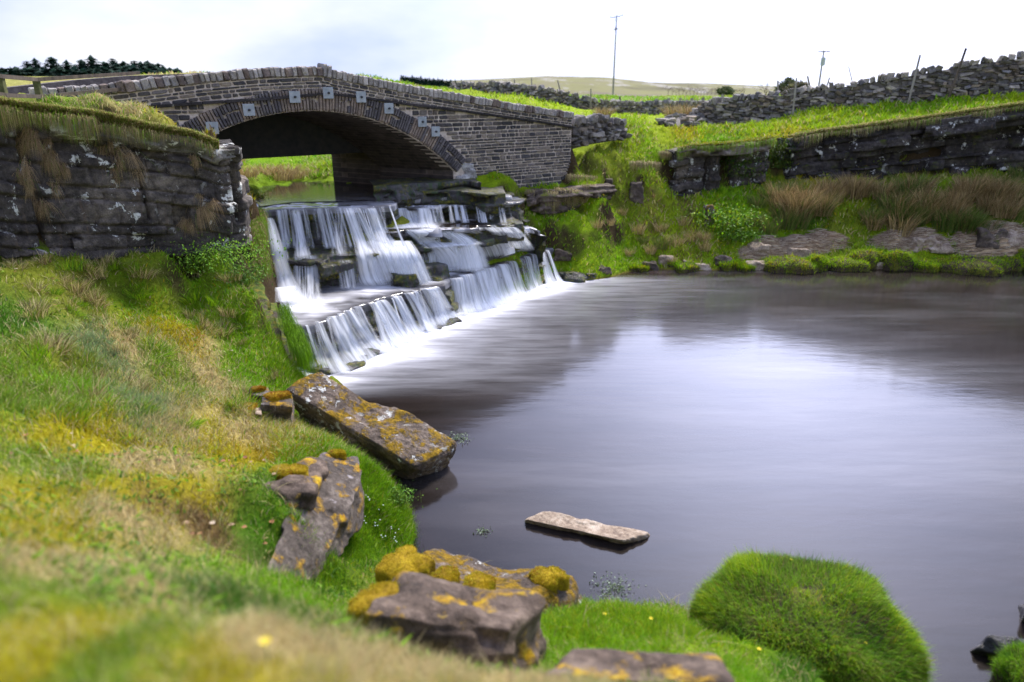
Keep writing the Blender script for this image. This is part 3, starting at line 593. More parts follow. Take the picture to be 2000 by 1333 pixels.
# upper right
veil([(792,405,2.66,.50),(792,413,2.55,.50),(798,432,2.28,.52),(806,446,2.2,.6)], 1.15, 1.3)
veil([(826,405,2.66,.22),(828,413,2.55,.22),(834,436,2.25,.26),(842,450,2.19,.4)], 1.15, 1.3)
veil([(852,404,2.66,.10),(855,413,2.55,.1),(860,438,2.2,.14)], .6, .6)
veil([(889,400,2.66,.07),(891,412,2.5,.07),(895,432,2.23,.10)], 1.1, 1.2)
veil([(930,398,2.66,.05),(932,430,2.25,.06)], .5, .4)
veil([(957,397,2.66,.08),(960,430,2.25,.12)], .45, .4)
veil([(868,386,2.87,.18),(870,396,2.68,.2)], .8, .8)
veil([(830,447,2.22,.5),(850,456,2.1,.6),(872,470,1.85,.9),(890,482,1.74,.95)], 1.25, 1.2)
veil([(850,470,1.82,.6),(880,478,1.75,.75),(900,497,1.45,.8),(912,525,1.0,.75)], 1.2, 1.15)
veil([(900,452,2.15,.55),(920,462,1.85,.6),(950,478,1.55,.65),(965,505,1.05,.6)], 1.0, 1.1)
veil([(880,478,1.75,.5),(895,500,1.4,.5),(900,528,.95,.6)], 1.1, 1.2)
veil([(950,440,2.2,.3),(962,452,1.95,.32),(985,468,1.5,.35),(1000,492,1.0,.4)], .75, .9)
veil([(985,437,2.2,.2),(998,452,1.8,.25),(1012,470,1.4,.25),(1026,486,1.0,.3)], .7, .75)
veil([(1012,440,2.0,.15),(1025,455,1.7,.18),(1034,478,1.1,.2)], .55, .6)
# lowest step, left group
for x0, x1, wd_, dn_ in [(598,628,.10,.62),(612,640,.07,.6),(622,668,.10,.9),(640,668,.05,.5),(652,700,.16,.95),(668,716,.12,.85),(684,742,.16,1.0),(700,748,.10,.65)]:
    _yy = np.interp(x0, [592, 640, 700, 760], [640, 626, 602, 586]); _yb = np.interp(x1, [600, 660, 720, 800], [712, 735, 702, 665])
    veil([(x0 - 5, _yy - 3, .92, wd_ * .8), (x0, _yy, .91, wd_), (x0 + (x1 - x0) * .3, _yy + (_yb - _yy) * .35, .60, wd_ * 1.15), (x0 + (x1 - x0) * .65, _yy + (_yb - _yy) * .7, .24, wd_ * 1.7), (x1 + 3, _yb, .02, wd_ * 3)], dn_, dn_ + .3)
for x0, x1, wd_, dn_ in [(728,778,.10,.7),(746,796,.17,1.0),(775,815,.14,.75),(800,838,.14,.95),(815,855,.12,.7),(838,872,.22,1.05),(850,880,.16,.95)]:
    _yy = np.interp(x0, [700, 760, 820, 872], [602, 586, 570, 560]); _yb = np.interp(x1, [760, 800, 850, 884], [686, 668, 642, 622])
    veil([(x0 - 8, _yy - 4, .92, wd_ * .8), (x0, _yy, .91, wd_), (x0 + (x1 - x0) * .4, _yy + (_yb - _yy) * .35, .58, wd_ * 1.15), (x0 + (x1 - x0) * .75, _yy + (_yb - _yy) * .7, .25, wd_ * 1.4), (x1 + 2, _yb, .02, wd_ * 2.4)], dn_, dn_ + .3)
for x0, x1, wd_, dn_ in [(893,905,.22,.95),(912,930,.26,1.0),(935,955,.28,1.05),(958,978,.28,1.1),(982,1005,.25,1.0),(1002,1022,.14,.8),(1030,1048,.12,.6),(1043,1054,.10,.6),(1060,1082,.10,.95),(1070,1094,.07,.7)]:
    _yy = np.interp(x0, [884, 930, 960, 1010, 1050, 1078], [549, 533, 526, 511, 497, 489]); _yb = np.interp(x1, [884, 950, 1000, 1040, 1080, 1110], [622, 604, 588, 574, 562, 549])
    veil([(x0 - 8, _yy - 3, .92, wd_ * .8), (x0, _yy, .91, wd_), (x0 + (x1 - x0) * .35, _yy + (_yb - _yy) * .35, .58, wd_ * 1.1), (x0 + (x1 - x0) * .7, _yy + (_yb - _yy) * .7, .25, wd_ * 1.3), (x1 + 4, _yb, .02, wd_ * 2.2)], dn_, dn_ + .25)
# many fine threads between the main veils
_rv = np.random.RandomState(14)
def _ip(x, L): L = sorted(L); return np.interp(x, [q[0] for q in L], [q[1] for q in L])
_base = [(600,712),(660,735),(720,702),(760,686),(800,665),(850,642),(884,622),(905,620),(950,604),(1000,588),(1040,574),(1080,562),(1110,549)]
for k in range(40):
    x0 = 596 + 478 * _rv.rand()
    if 872 < x0 < 890 or vnoise(x0 * .045, 4.4) < -.15: continue
    yy = _ip(x0, T1); x1 = x0 + np.interp(x0, [600, 700, 880, 1070], [36, 42, 14, 20]) * (.8 + .4 * _rv.rand()); yb = _ip(x1, _base); wd_ = .02 + .09 * _rv.rand() ** 2; dn_ = .45 + .6 * _rv.rand()
    veil([(x0 - 5, yy - 2, .92, wd_), (x0, yy + 1, .90, wd_), (x0 + (x1 - x0) * .35, yy + (yb - yy) * .35, .58, wd_ * 1.2), (x0 + (x1 - x0) * .7, yy + (yb - yy) * .7, .25, wd_ * 1.6), (x1 + 4, yb, .02, wd_ * 3)], dn_, dn_ + .3, nn=14, na=7)
for k in range(34):
    x0 = 530 + 236 * _rv.rand(); xe = x0 + (x0 - 500) * .10 + 4; wd_ = .02 + .06 * _rv.rand() ** 2; dn_ = .3 + .6 * _rv.rand()
    veil([(x0 - 2, _ip(x0, T3) - 1, 2.87, wd_), (x0, _ip(x0, T3) + 4, 2.8, wd_), (x0 + (xe - x0) * .5, 448, 2.3, wd_ * 1.1), (xe, 486, 1.82, wd_ * 1.7)], dn_, dn_ + .15, nn=12, na=7)
for k in range(60):      # middle: cascades down the broken steps
    g_ = k % 3
    if g_ == 0: x0 = 690 + 110 * _rv.rand(); R_w = [(x0, 470, 1.95), (x0 + 14, 494, 1.78), (x0 + 28, 527, 1.35), (x0 + 40, 556, .94)]
    elif g_ == 1: x0 = 790 + 90 * _rv.rand(); R_w = [(x0, 448, 2.2), (x0 + 16, 458, 2.05), (x0 + 36, 474, 1.8), (x0 + 46, 500, 1.4), (x0 + 54, 530, .95)]
    else: x0 = 890 + 110 * _rv.rand(); R_w = [(x0, 444, 2.2), (x0 + 12, 456, 1.9), (x0 + 24, 474, 1.5), (x0 + 34, 504 - (x0 - 890) * .12, 1.0)]
    wd_ = .05 + .16 * _rv.rand() ** 1.5; dn_ = .6 + .6 * _rv.rand()
    veil([(a_, b_, c_, wd_ * (1 + .35 * q)) for q, (a_, b_, c_) in enumerate(R_w)], dn_, dn_ + .2, nn=12, na=7)
for k in range(30):
    x0 = 775 + 225 * _rv.rand(); wd_ = .02 + .05 * _rv.rand(); dn_ = .3 + .6 * _rv.rand()
    veil([(x0 - 1, 401, 2.67, wd_), (x0 + 1, 410, 2.56, wd_), (x0 + 6, 436, 2.22, wd_ * 1.5)], dn_, dn_, nn=10, na=7)
_vv = np.concatenate(VEV)
me = mesh_np('waterfall', _vv, np.concatenate(VEF), uv=np.concatenate(VEU))
fattr(me, 'edge', np.concatenate(VEE)); fattr(me, 'dens', np.concatenate(VED))
struct(obj('waterfall', me, M_veil))
# ------------------------------------------------------------------ masonry helpers
def _tmpl():
    b = bmesh.new(); bmesh.ops.create_cube(b, size=1.0); bmesh.ops.bevel(b, geom=b.edges[:], offset=.11, segments=1, affect='EDGES')
    v = np.array([q.co[:] for q in b.verts]); f3 = [[x.index for x in f.verts] for f in b.faces if len(f.verts) == 3]; f4 = [[x.index for x in f.verts] for f in b.faces if len(f.verts) == 4]
    b.free(); return v, np.array(f3), np.array(f4)
TV, TF3, TF4 = _tmpl()
def stones_mesh(name, cen, dims, ax, cols, jit=.12, seed=0):
    """many chamfered blocks: centres (N,3), dims (N,3), ax (N,3,3) rows = local axes, cols (N,3)"""
    rs = np.random.RandomState(seed); N = len(cen); cen = np.asarray(cen, float); dims = np.asarray(dims, float); ax = np.asarray(ax, float)
    cj = (rs.rand(N, 8, 3) - .5) * jit * 2
    u = TV + .5; wts = np.stack([((u[:, 0] if a else 1 - u[:, 0]) * (u[:, 1] if b else 1 - u[:, 1]) * (u[:, 2] if c else 1 - u[:, 2])) for a in (0, 1) for b in (0, 1) for c in (0, 1)], 1)
    L = TV[None] + np.einsum('vk,nkd->nvd', wts, cj)
    L = L * dims[:, None, :]
    V = np.einsum('nvd,nde->nve', L, ax) + cen[:, None, :]
    nv = len(TV); o = (np.arange(N) * nv)[:, None, None]
    c = np.repeat(np.asarray(cols), nv, axis=0)
    return mesh_np(name, V.reshape(-1, 3), [(TF4[None] + o).reshape(-1, 4), (TF3[None] + o).reshape(-1, 3)], c, smooth=False)
def stone_mat(name, sc=1.0, lich=.5, moss=0.0, rough=.88, bump=.8, tint=(1, 1, 1)):
    t = Mt(name); c = t.attr(); a = t.noise(4 * sc, 5, .65); b = t.noise(26 * sc, 4, .65)
    c = t.mix(.85, c, t.ramp(a, (.32, (.55 * tint[0], .55 * tint[1], .6 * tint[2])), (.68, (1.35 * tint[0], 1.3 * tint[1], 1.2 * tint[2]))), 'MULTIPLY')
    c = t.mix(.6, c, t.ramp(b, (.3, .55), (.7, 1.4)), 'MULTIPLY')
    if lich: c = t.mix(t.ramp(t.noise(6 * sc, 7, .7), (.63, 0.0), (.66, lich)), c, (.52, .51, .45))
    if moss: c = t.mix(t.ramp(t.noise(2 * sc, 6, .7), (.56, 0.0), (.62, moss)), c, (.16, .15, .02))
    return t.out(c, rough, t.bump(t.math('ADD', a, b), bump, .04), .25)
M_stone = stone_mat('weathered_stone'); M_cope = stone_mat('coping_stone', 1.3, .9)
t = Mt('lime_mortar'); a = t.noise(9, 5, .7)
M_mort = t.out(t.ramp(a, (.3, (.42, .33, .27)), (.7, (.74, .66, .58))), .95, t.bump(t.noise(40, 4), .6, .02), .1)
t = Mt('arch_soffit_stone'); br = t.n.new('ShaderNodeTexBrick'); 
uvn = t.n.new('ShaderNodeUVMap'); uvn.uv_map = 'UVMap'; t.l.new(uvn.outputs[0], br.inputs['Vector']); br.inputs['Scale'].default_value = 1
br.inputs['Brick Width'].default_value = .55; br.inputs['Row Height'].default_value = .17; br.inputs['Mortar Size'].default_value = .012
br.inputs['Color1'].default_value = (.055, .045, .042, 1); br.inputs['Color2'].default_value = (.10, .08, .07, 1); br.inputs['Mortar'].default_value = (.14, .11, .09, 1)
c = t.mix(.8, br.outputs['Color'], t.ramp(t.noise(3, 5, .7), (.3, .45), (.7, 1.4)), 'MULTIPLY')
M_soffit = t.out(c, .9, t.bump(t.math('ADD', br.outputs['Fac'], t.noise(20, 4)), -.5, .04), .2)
t = Mt('dark_steel_beam'); M_beam = t.out(t.ramp(t.noise(5, 4), (.3, (.010, .010, .012)), (.7, (.03, .026, .024))), .7)
t = Mt('galvanised_plate'); M_plate = t.out(t.mix(t.ramp(t.noise(14, 4, .7), (.62, 0.0), (.72, .8)), t.ramp(t.noise(6, 4), (.3, (.24, .27, .29)), (.7, (.38, .41, .43))), (.30, .15, .07)), .6, None, .3, Metallic=.15)
t = Mt('dark_bolt'); M_bolt = t.out((.03, .03, .035), .5)

# ------------------------------------------------------------------ bridge frame: t along the face, w along the skewed barrel
BR = np.array([-1.9, 23.0]); BT = np.array([.8, .6]); BW = np.array([-.88, .475]); BN = np.array([.6, -.8])
ARC_C, ARC_L = -4.73, 4.73; Z_SPR, Z_CR = 3.55, 5.50
def bp(t_, w_, z_): q = BR + BT * t_ + BW * w_; return (q[0], q[1], z_)
def px2t(px, py):           # photo pixel -> (t, z) on the bridge face
    u, f, d = ray(px, py)
    # (u,f)*k = BR + BT t
    A = np.array([[u, -BT[0]], [f, -BT[1]]]); k, tt = np.linalg.solve(A, BR); return tt, CAM_H + d * k
R_arc = (ARC_L ** 2 + (Z_CR - Z_SPR) ** 2) / (2 * (Z_CR - Z_SPR)); Z_cen = Z_CR - R_arc
arc_z = lambda t_: Z_cen + np.sqrt(np.maximum(R_arc ** 2 - (t_ - ARC_C) ** 2, 0))
_top = [px2t(*q) for q in [(66,172),(110,171),(180,168),(250,160),(320,152),(400,143),(500,135),(580,132),(635,131),(650,137),(720,151),(800,167),(900,184),(1000,201),(1075,213),(1117,219)]]
_top = np.array(_top); top_z = lambda t_: np.interp(t_, _top[:, 0], _top[:, 1])
_str = np.array([px2t(*q) for q in [(66,215),(280,210),(420,200),(500,195),(570,189),(610,186),(640,184),(700,190),(800,205),(900,217),(1000,231),(1075,242),(1117,249)]])
str_z = lambda t_: np.interp(t_, _str[:, 0], _str[:, 1])
T_A, T_B = _top[0, 0], _top[-1, 0]
RING = .56
def in_ext(t_, z_, m=0):      # inside the arch ring or the opening
    return ((t_ - ARC_C) ** 2 + (z_ - Z_cen) ** 2 < (R_arc + RING + m) ** 2) & (z_ > Z_SPR - .25) & (np.abs(t_ - ARC_C) < ARC_L + RING * .75) | ((np.abs(t_ - ARC_C) < ARC_L + .1) & (z_ <= Z_SPR))
bridge = thing('stone_bridge', 'single arch hump bridge of dark squared stone over the stream, with seven square plates', 'bridge', bp(ARC_C, 0, 2.9))
FZ = lambda t_: np.where(t_ > 0, 2.6, 2.0)
# mortar core with the arch cut out (front wall, .42 thick along the barrel)
ts = np.unique(np.concatenate([np.arange(T_A, T_B, .15), [T_B, ARC_C - ARC_L, ARC_C + ARC_L, ARC_C - ARC_L - .002, ARC_C + ARC_L + .002]]))
zb = np.where(np.abs(ts - ARC_C) <= ARC_L, arc_z(ts), FZ(ts)); zt = top_z(ts) - .13
V = []; 
for w_ in (0, .42):
    V += [bp(a, w_, b) for a, b in zip(ts, zb)]; V += [bp(a, w_, b) for a, b in zip(ts, zt)]
n = len(ts); F = []
for i in range(n - 1):
    F += [(i, i + 1, n + i + 1, n + i), (2 * n + i, 3 * n + i, 3 * n + i + 1, 2 * n + i + 1), (n + i, n + i + 1, 3 * n + i + 1, 3 * n + i), (i, 2 * n + i, 2 * n + i + 1, i + 1)]
F += [(0, n, 3 * n, 2 * n), (n - 1, 3 * n - 1, 4 * n - 1, 2 * n - 1)]
attach(obj('mortar_core', mesh_np('mortar_core', np.array(V), np.array(F), smooth=False), M_mort), bridge)
# the face stones
rs = np.random.RandomState(5); AX = np.array([[BT[0], BT[1], 0], [-BN[0], -BN[1], 0], [0, 0, 1]])
cen, dim, axs, cols = [], [], [], []
PALST = np.array([(.095, .088, .090), (.13, .115, .108), (.21, .18, .155), (.062, .060, .066), (.28, .24, .20), (.165, .148, .140)])
def add_stone(t_, z_, l, h, dy=0.0, col=None, rot=0.0, dep=.16):
    c = PALST[rs.choice(6, p=[.28, .24, .12, .2, .06, .10])] * (.8 + .4 * rs.rand()) if col is None else col
    q = BR + BT * t_ + BN * (-.045 + dy); cen.append((q[0], q[1], z_)); dim.append((l, dep, h)); cols.append(c)
    cr, sr = math.cos(rot), math.sin(rot)
    axs.append([[BT[0] * cr, BT[1] * cr, sr], [-BN[0], -BN[1], 0], [-BT[0] * sr, -BT[1] * sr, cr]])
# parapet courses follow the road line
def course_band(z_hi, z_lo, follow):
    pass
k = 0; d0 = .17
while d0 < 1.25:       # depth below the coping
    hh = .075 + .065 * rs.rand(); tt = T_A + .05
    while tt < T_B - .08:
        l = .13 + .30 * rs.rand() ** 1.5; l = min(l, T_B - tt); tm = tt + l / 2
        zc = top_z(tm) - d0 - hh / 2; sz = str_z(tm)
        if zc - hh / 2 > sz - .03: add_stone(tm, zc, l - .034, hh - .030, .01 * rs.rand(), rot=math.atan2(float(top_z(tm + .3) - top_z(tm - .3)), .6))
        tt += l
    d0 += hh
z0 = 7.0
while z0 > 2.3:        # level courses below the string course
    hh = .08 + .085 * rs.rand(); tt = T_A + .05
    while tt < T_B - .06:
        l = .14 + .34 * rs.rand() ** 1.5; l = min(l, T_B - tt); tm = tt + l / 2; zc = z0 - hh / 2
        ok = zc + hh / 2 < str_z(tm) + .03 and not in_ext(tm - l * .42, zc - hh * .3, -.03) and not in_ext(tm + l * .42, zc - hh * .3, -.03) and not in_ext(tm, zc, -.03)
        if ok: add_stone(tm, zc, l - .036, hh - .032, .012 * rs.rand())
        tt += l
    z0 -= hh
attach(obj('wall_stones', stones_mesh('wall_stones', cen, dim, axs, cols, .10, 3), M_stone), bridge)
# string course: thin drip ledge
cen, dim, axs, cols = [], [], [], []; tt = T_A
while tt < T_B - .1:
    l = .45 + .3 * rs.rand(); tm = tt + l / 2; add_stone(tm, float(str_z(tm)), l - .008, .075, .09, np.array((.045, .04, .04)) * (.7 + .5 * rs.rand()), math.atan2(float(str_z(tt + l) - str_z(tt)), l), .22); tt += l
attach(obj('string_course', stones_mesh('string_course', cen, dim, axs, cols, .05, 4), M_stone), bridge)
# voussoirs
cen, dim, axs, cols = [], [], [], []; a0 = math.asin(ARC_L / R_arc); a = -a0 + .004; nv_ = 0
plates_t = [px2t(*q) for q in [(411,250),(482,215),(571,190),(636,182),(700,190),(754,212),(819,238),(845,257)]]
pa = [math.atan2(p[0] - ARC_C, p[1] - Z_cen) for p in plates_t]
while a < a0:
    wd_ = (.070 + .035 * rs.rand()) / R_arc; am = a + wd_ / 2
    near = min(abs(am - q) for q in pa) < .2 / R_arc
    col = np.array((.25, .20, .165)) * (.85 + .3 * rs.rand()) if near else (np.array((.115, .105, .108)) if rs.rand() < .7 or am > .25 or am < -.3 else np.array((.17, .15, .135))) * (.7 + .6 * rs.rand())
    if abs(am - .02) < .14 and not near: col = np.array((.22, .18, .15)) * (.7 + .6 * rs.rand())
    parts = [(R_arc + .01, R_arc + RING)] if rs.rand() < .55 or near else [(R_arc + .01, R_arc + .32 - .1 * rs.rand()), (R_arc + .33, R_arc + RING)]
    for r0, r1 in parts:
        rm = (r0 + r1) / 2; add_stone(ARC_C + rm * math.sin(am), Z_cen + rm * math.cos(am), wd_ * rm - .020, r1 - r0 - .012, .035, col, -am, .24)
    a += wd_
attach(obj('arch_ring', stones_mesh('arch_ring', cen, dim, axs, cols, .06, 6), M_stone), bridge)
# cope: upright stones set on edge
cen, dim, axs, cols = [], [], [], []; tt = T_A - .02
while tt < T_B:
    l = .11 + .09 * rs.rand(); tm = tt + l / 2; hh = .23 + .035 * rs.rand(); lean = -.22 * sst(-.5, 1.5, tm) + .03 * rs.randn() + .05
    if tm > 3.0 and rs.rand() < .25: hh *= .5
    if abs(tm - px2t(643, 131)[0]) < .16: hh += .10
    q = BR + BT * tm + BW * .17; sl = math.atan2(float(top_z(tm + .2) - top_z(tm - .2)), .4); cr, sr = math.cos(sl + lean), math.sin(sl + lean)
    cen.append((q[0], q[1], float(top_z(tm)) - .12 + (hh - .24) / 2)); dim.append((l - .01, .50, hh)); axs.append([[BT[0] * cr, BT[1] * cr, sr], [-BN[0], -BN[1], 0], [-BT[0] * sr, -BT[1] * sr, cr]])
    cols.append((np.array((.36, .335, .31)) if rs.rand() < .75 else np.array((.20, .16, .14))) * (.7 + .55 * rs.rand())); tt += l
attach(obj('coping', stones_mesh('coping', cen, dim, axs, cols, .10, 7), M_cope), bridge)
# barrel, deck, rear parapet, abutments
na = 48; A = np.linspace(-a0, a0, na); WB = 3.1
ws = np.linspace(.05, WB, 12); Vv = [bp(ARC_C + R_arc * math.sin(q), w_, Z_cen + R_arc * math.cos(q)) for q in A for w_ in ws]; Uu = [(w_, q * R_arc) for q in A for w_ in ws]
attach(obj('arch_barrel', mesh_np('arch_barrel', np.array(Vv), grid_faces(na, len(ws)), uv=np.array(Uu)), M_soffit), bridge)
def prism(name, tw, z0, z1, mat, uvs=False):
    b = bmesh.new(); lo = [b.verts.new(bp(a_, w_, z0)) for a_, w_ in tw]; hi = [b.verts.new(bp(a_, w_, z1)) for a_, w_ in tw]
    b.faces.new(lo[::-1]); b.faces.new(hi); m = len(tw)
    for i in range(m): b.faces.new((lo[i], lo[(i + 1) % m], hi[(i + 1) % m], hi[i]))
    bmesh.ops.recalc_face_normals(b, faces=b.faces[:])
    ul = b.loops.layers.uv.new('UVMap')
    for f in b.faces:
        for lp in f.loops: p = lp.vert.co; lp[ul].uv = (p.x * .55 + p.y * .85, p.z)
    return attach(obj(name, b, mat), bridge)
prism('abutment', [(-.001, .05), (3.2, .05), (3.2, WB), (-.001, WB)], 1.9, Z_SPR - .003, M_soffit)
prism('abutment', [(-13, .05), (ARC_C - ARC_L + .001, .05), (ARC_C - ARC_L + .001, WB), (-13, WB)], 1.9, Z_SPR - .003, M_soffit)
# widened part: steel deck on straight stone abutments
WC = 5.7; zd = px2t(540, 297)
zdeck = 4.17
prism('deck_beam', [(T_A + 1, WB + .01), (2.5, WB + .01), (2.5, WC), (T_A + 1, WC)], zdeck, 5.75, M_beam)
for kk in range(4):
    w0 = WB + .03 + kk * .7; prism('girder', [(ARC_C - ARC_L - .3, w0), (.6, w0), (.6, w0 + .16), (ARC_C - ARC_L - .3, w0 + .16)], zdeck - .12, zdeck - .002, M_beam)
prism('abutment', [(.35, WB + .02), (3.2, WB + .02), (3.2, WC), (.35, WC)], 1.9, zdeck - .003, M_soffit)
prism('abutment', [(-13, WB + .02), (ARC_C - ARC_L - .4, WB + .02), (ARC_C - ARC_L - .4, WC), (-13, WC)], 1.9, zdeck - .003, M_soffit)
# road surface and back parapet
rr = []; tsr = np.linspace(T_A, T_B + 1.5, 40)
for a_ in tsr:
    z_ = float(str_z(min(a_, T_B))) + .10
    rr += [bp(a_, .3, z_), bp(a_, WC - .2, z_)]
t = Mt('road_gravel'); M_road = t.out(t.ramp(t.noise(30, 4), (.3, (.07, .068, .066)), (.7, (.14, .135, .13))), .95)
attach(obj('road_deck', mesh_np('road_deck', np.array(rr), grid_faces(40, 2), smooth=False), M_road), bridge)
V = []
for w_ in (WC - .4, WC):
    V += [bp(a_, w_, float(str_z(min(a_, T_B))) - .4) for a_ in tsr[:-4]]; V += [bp(a_, w_, float(top_z(min(a_, T_B))) - .12) for a_ in tsr[:-4]]
n = len(tsr) - 4; F = []
for i in range(n - 1):
    F += [(i, i + 1, n + i + 1, n + i), (2 * n + i, 3 * n + i, 3 * n + i + 1, 2 * n + i + 1), (n + i, n + i + 1, 3 * n + i + 1, 3 * n + i)]
F += [(0, n, 3 * n, 2 * n), (n - 1, 3 * n - 1, 4 * n - 1, 2 * n - 1)]
t = Mt('plain_masonry'); M_pm = t.out(t.ramp(t.noise(6, 5, .7), (.3, (.06, .05, .05)), (.7, (.2, .17, .15))), .9, t.bump(t.noise(12, 4), .8, .05))
attach(obj('rear_parapet', mesh_np('rear_parapet', np.array(V), np.array(F), smooth=False), M_pm), bridge)
# square tie plates with their bolts
for k, (tt, zz) in enumerate(plates_t[0:]):
    s_ = .15; q = BR + BT * tt + BN * .185; b = bmesh.new()
    bmesh.ops.create_cube(b, size=1); bmesh.ops.scale(b, vec=(s_ * 2, .03, s_ * 2), verts=b.verts[:]); bmesh.ops.bevel(b, geom=b.edges[:], offset=.006, segments=1, affect='EDGES')
    ang = math.atan2(BT[1], BT[0]); bmesh.ops.rotate(b, matrix=Matrix.Rotation(ang, 3, 'Z') @ Matrix.Rotation(R_(3 * (rs.rand() - .5)), 3, 'Y'), verts=b.verts[:]); bmesh.ops.translate(b, vec=(q[0], q[1], zz), verts=b.verts[:])
    p = attach(obj('tie_plate', b, M_plate), bridge)
    b = bmesh.new(); bmesh.ops.create_cone(b, cap_ends=True, segments=6, radius1=.035, radius2=.03, depth=.07); bmesh.ops.rotate(b, matrix=Matrix.Rotation(R_(90), 3, 'X'), verts=b.verts[:]); bmesh.ops.rotate(b, matrix=Matrix.Rotation(ang, 3, 'Z'), verts=b.verts[:])
    q2 = q + BN * .04; bmesh.ops.translate(b, vec=(q2[0], q2[1], zz), verts=b.verts[:]); o = obj('bolt', b, M_bolt); attach(o, bridge); o.parent = p


# ------------------------------------------------------------------ drystone walls
DSP = np.array([(.17, .155, .14), (.24, .22, .20), (.11, .10, .095), (.32, .29, .26), (.20, .165, .13), (.15, .145, .15)])
t = Mt('plain_masonry_dark'); M_pm = t.out(t.ramp(t.noise(6, 5, .7), (.3, (.05, .045, .045)), (.7, (.16, .14, .125))), .9, t.bump(t.noise(12, 4), .8, .05))
def drystone(name, path, label, sl=.30, sh=.12, thick=.5, seed=0, ragged=.06, mat=None, cope=True, dark=1.0, group=None, gap=.02):
    """path rows x,y,zbase,ztop"""
    rs = np.random.RandomState(seed); s, Q = resample(path, .05); T = np.gradient(Q[:, :2], axis=0); T /= np.linalg.norm(T, axis=1)[:, None]
    cen, dim, axs, cols = [], [], [], []; hmax = (Q[:, 3] - Q[:, 2]).max()
    for side in (0, 1):
        h0 = -.25
        while h0 < hmax + .1:
            hh = sh * (.6 + .9 * rs.rand()); ss = rs.rand() * .2
            while ss < s[-1]:
                l = sl * (.45 + 1.1 * rs.rand()); i = min(int(ss / .05), len(Q) - 1); H_ = Q[i, 3] - Q[i, 2]; w = hh * (.8 + .5 * rs.rand())
                if h0 + w < H_ + ragged * rs.randn():
                    n_ = np.array([T[i, 1], -T[i, 0]]); o_ = (1 if side == 0 else -1) * (thick / 2 - .12 * (h0 / max(H_, .1)) * thick) - (.1 if side == 0 else -.1) + .035 * rs.randn()
                    r = .16 * rs.randn(); cr, sr = math.cos(r), math.sin(r); yw = .2 * rs.randn(); tx, ty = T[i] * math.cos(yw) + n_ * math.sin(yw)
                    cen.append((Q[i, 0] + n_[0] * o_, Q[i, 1] + n_[1] * o_, Q[i, 2] + h0 + hh / 2)); dim.append((l * .98 - gap, .26, w - gap * .5))
                    axs.append([[tx * cr, ty * cr, sr], [-ty, tx, 0], [-tx * sr, -ty * sr, cr]]); cols.append(DSP[rs.randint(6)] * (.6 + .8 * rs.rand()) * dark)
                ss += l
            h0 += hh
    if cope:
        ss = 0
        while ss < s[-1]:
            l = .09 + .2 * rs.rand(); i = min(int(ss / .05), len(Q) - 1); hh = .16 + .16 * rs.rand(); r = .35 * rs.randn(); cr, sr = math.cos(r), math.sin(r)
            if rs.rand() < .9:
                cen.append((Q[i, 0], Q[i, 1], Q[i, 3] + hh * .35)); dim.append((l, thick * .8, hh)); tx, ty = T[i]; axs.append([[tx * cr, ty * cr, sr], [-ty, tx, 0], [-tx * sr, -ty * sr, cr]]); cols.append(DSP[rs.choice([0, 1, 3, 5])] * (.7 + .7 * rs.rand()) * dark)
            ss += l
    m = len(s); V = []
    for f_, z_ in ((-.3, 2), (-.3, 3), (.3, 3), (.3, 2)):
        for i in range(m): V.append((Q[i, 0] + T[i, 1] * f_ * thick * .9, Q[i, 1] - T[i, 0] * f_ * thick * .9, Q[i, 2] - .3 if z_ == 2 else Q[i, 3] - .02))
    F = [(a * m + i, a * m + i + 1, ((a + 1) % 4) * m + i + 1, ((a + 1) % 4) * m + i) for a in range(4) for i in range(m - 1)]
    for a in ([0, m, 2 * m, 3 * m], [m - 1, 4 * m - 1, 3 * m - 1, 2 * m - 1]): F.append(tuple(a))
    root_ = thing(name, label, 'stone wall', (Q[m // 2, 0], Q[m // 2, 1], Q[m // 2, 2]))
    attach(obj('rubble_core', mesh_np('rubble_core', np.array(V), np.array(F), smooth=False), M_pm), root_)
    attach(obj('wall_stones', stones_mesh('wall_stones', cen, dim, axs, cols, .24, seed), mat or M_cope), root_); return root_
    return tag(obj(name, stones_mesh(name, cen, dim, axs, cols, .24, seed), mat or M_cope), label, 'stone wall')
def wpath(rows):       # (px, py_base, py_top, Y)
    r = []
    for a, b, c, Y in rows:
        p = aY(a, b, Y); q = aY(a, c, Y); r.append((p[0], p[1], p[2], q[2]))
    return r
drystone('drystone_wall', wpath([(1345,250,232,37.5),(1375,252,208,36.6),(1400,249,200,36),(1480,243,191,35),(1545,226,184,34.2),(1600,222,176,33.4),(1700,216,160,32.6),(1800,203,142,31.6),(1900,190,124,30.8),(2000,176,112,30),(2100,162,96,29.2),(2250,145,78,28)]),
         'tall rough drystone wall climbing the grass above the right rock face', .34, .13, .55, 21, .09)
drystone('drystone_wall', wpath([(885,172,168,50),(930,176,167,49),(1000,185,170,46.5),(1060,200,176,45),(1110,208,186,44.5),(1160,217,200,44.5),(1210,226,205,45),(1290,227,205,47),(1400,224,203,49.5),(1500,222,200,51)]),
         'long low drystone wall crossing the green field behind the bridge', .36, .14, .5, 22, .05)
drystone('ruined_wall', wpath([(1113,275,246,26.6),(1130,271,240,27),(1150,266,238,27.5),(1180,262,238,28.2),(1210,258,243,28.8),(1216,256,250,29)]),
         'short broken stretch of drystone wall joined to the right end of the bridge', .34, .13, .5, 23, .12)
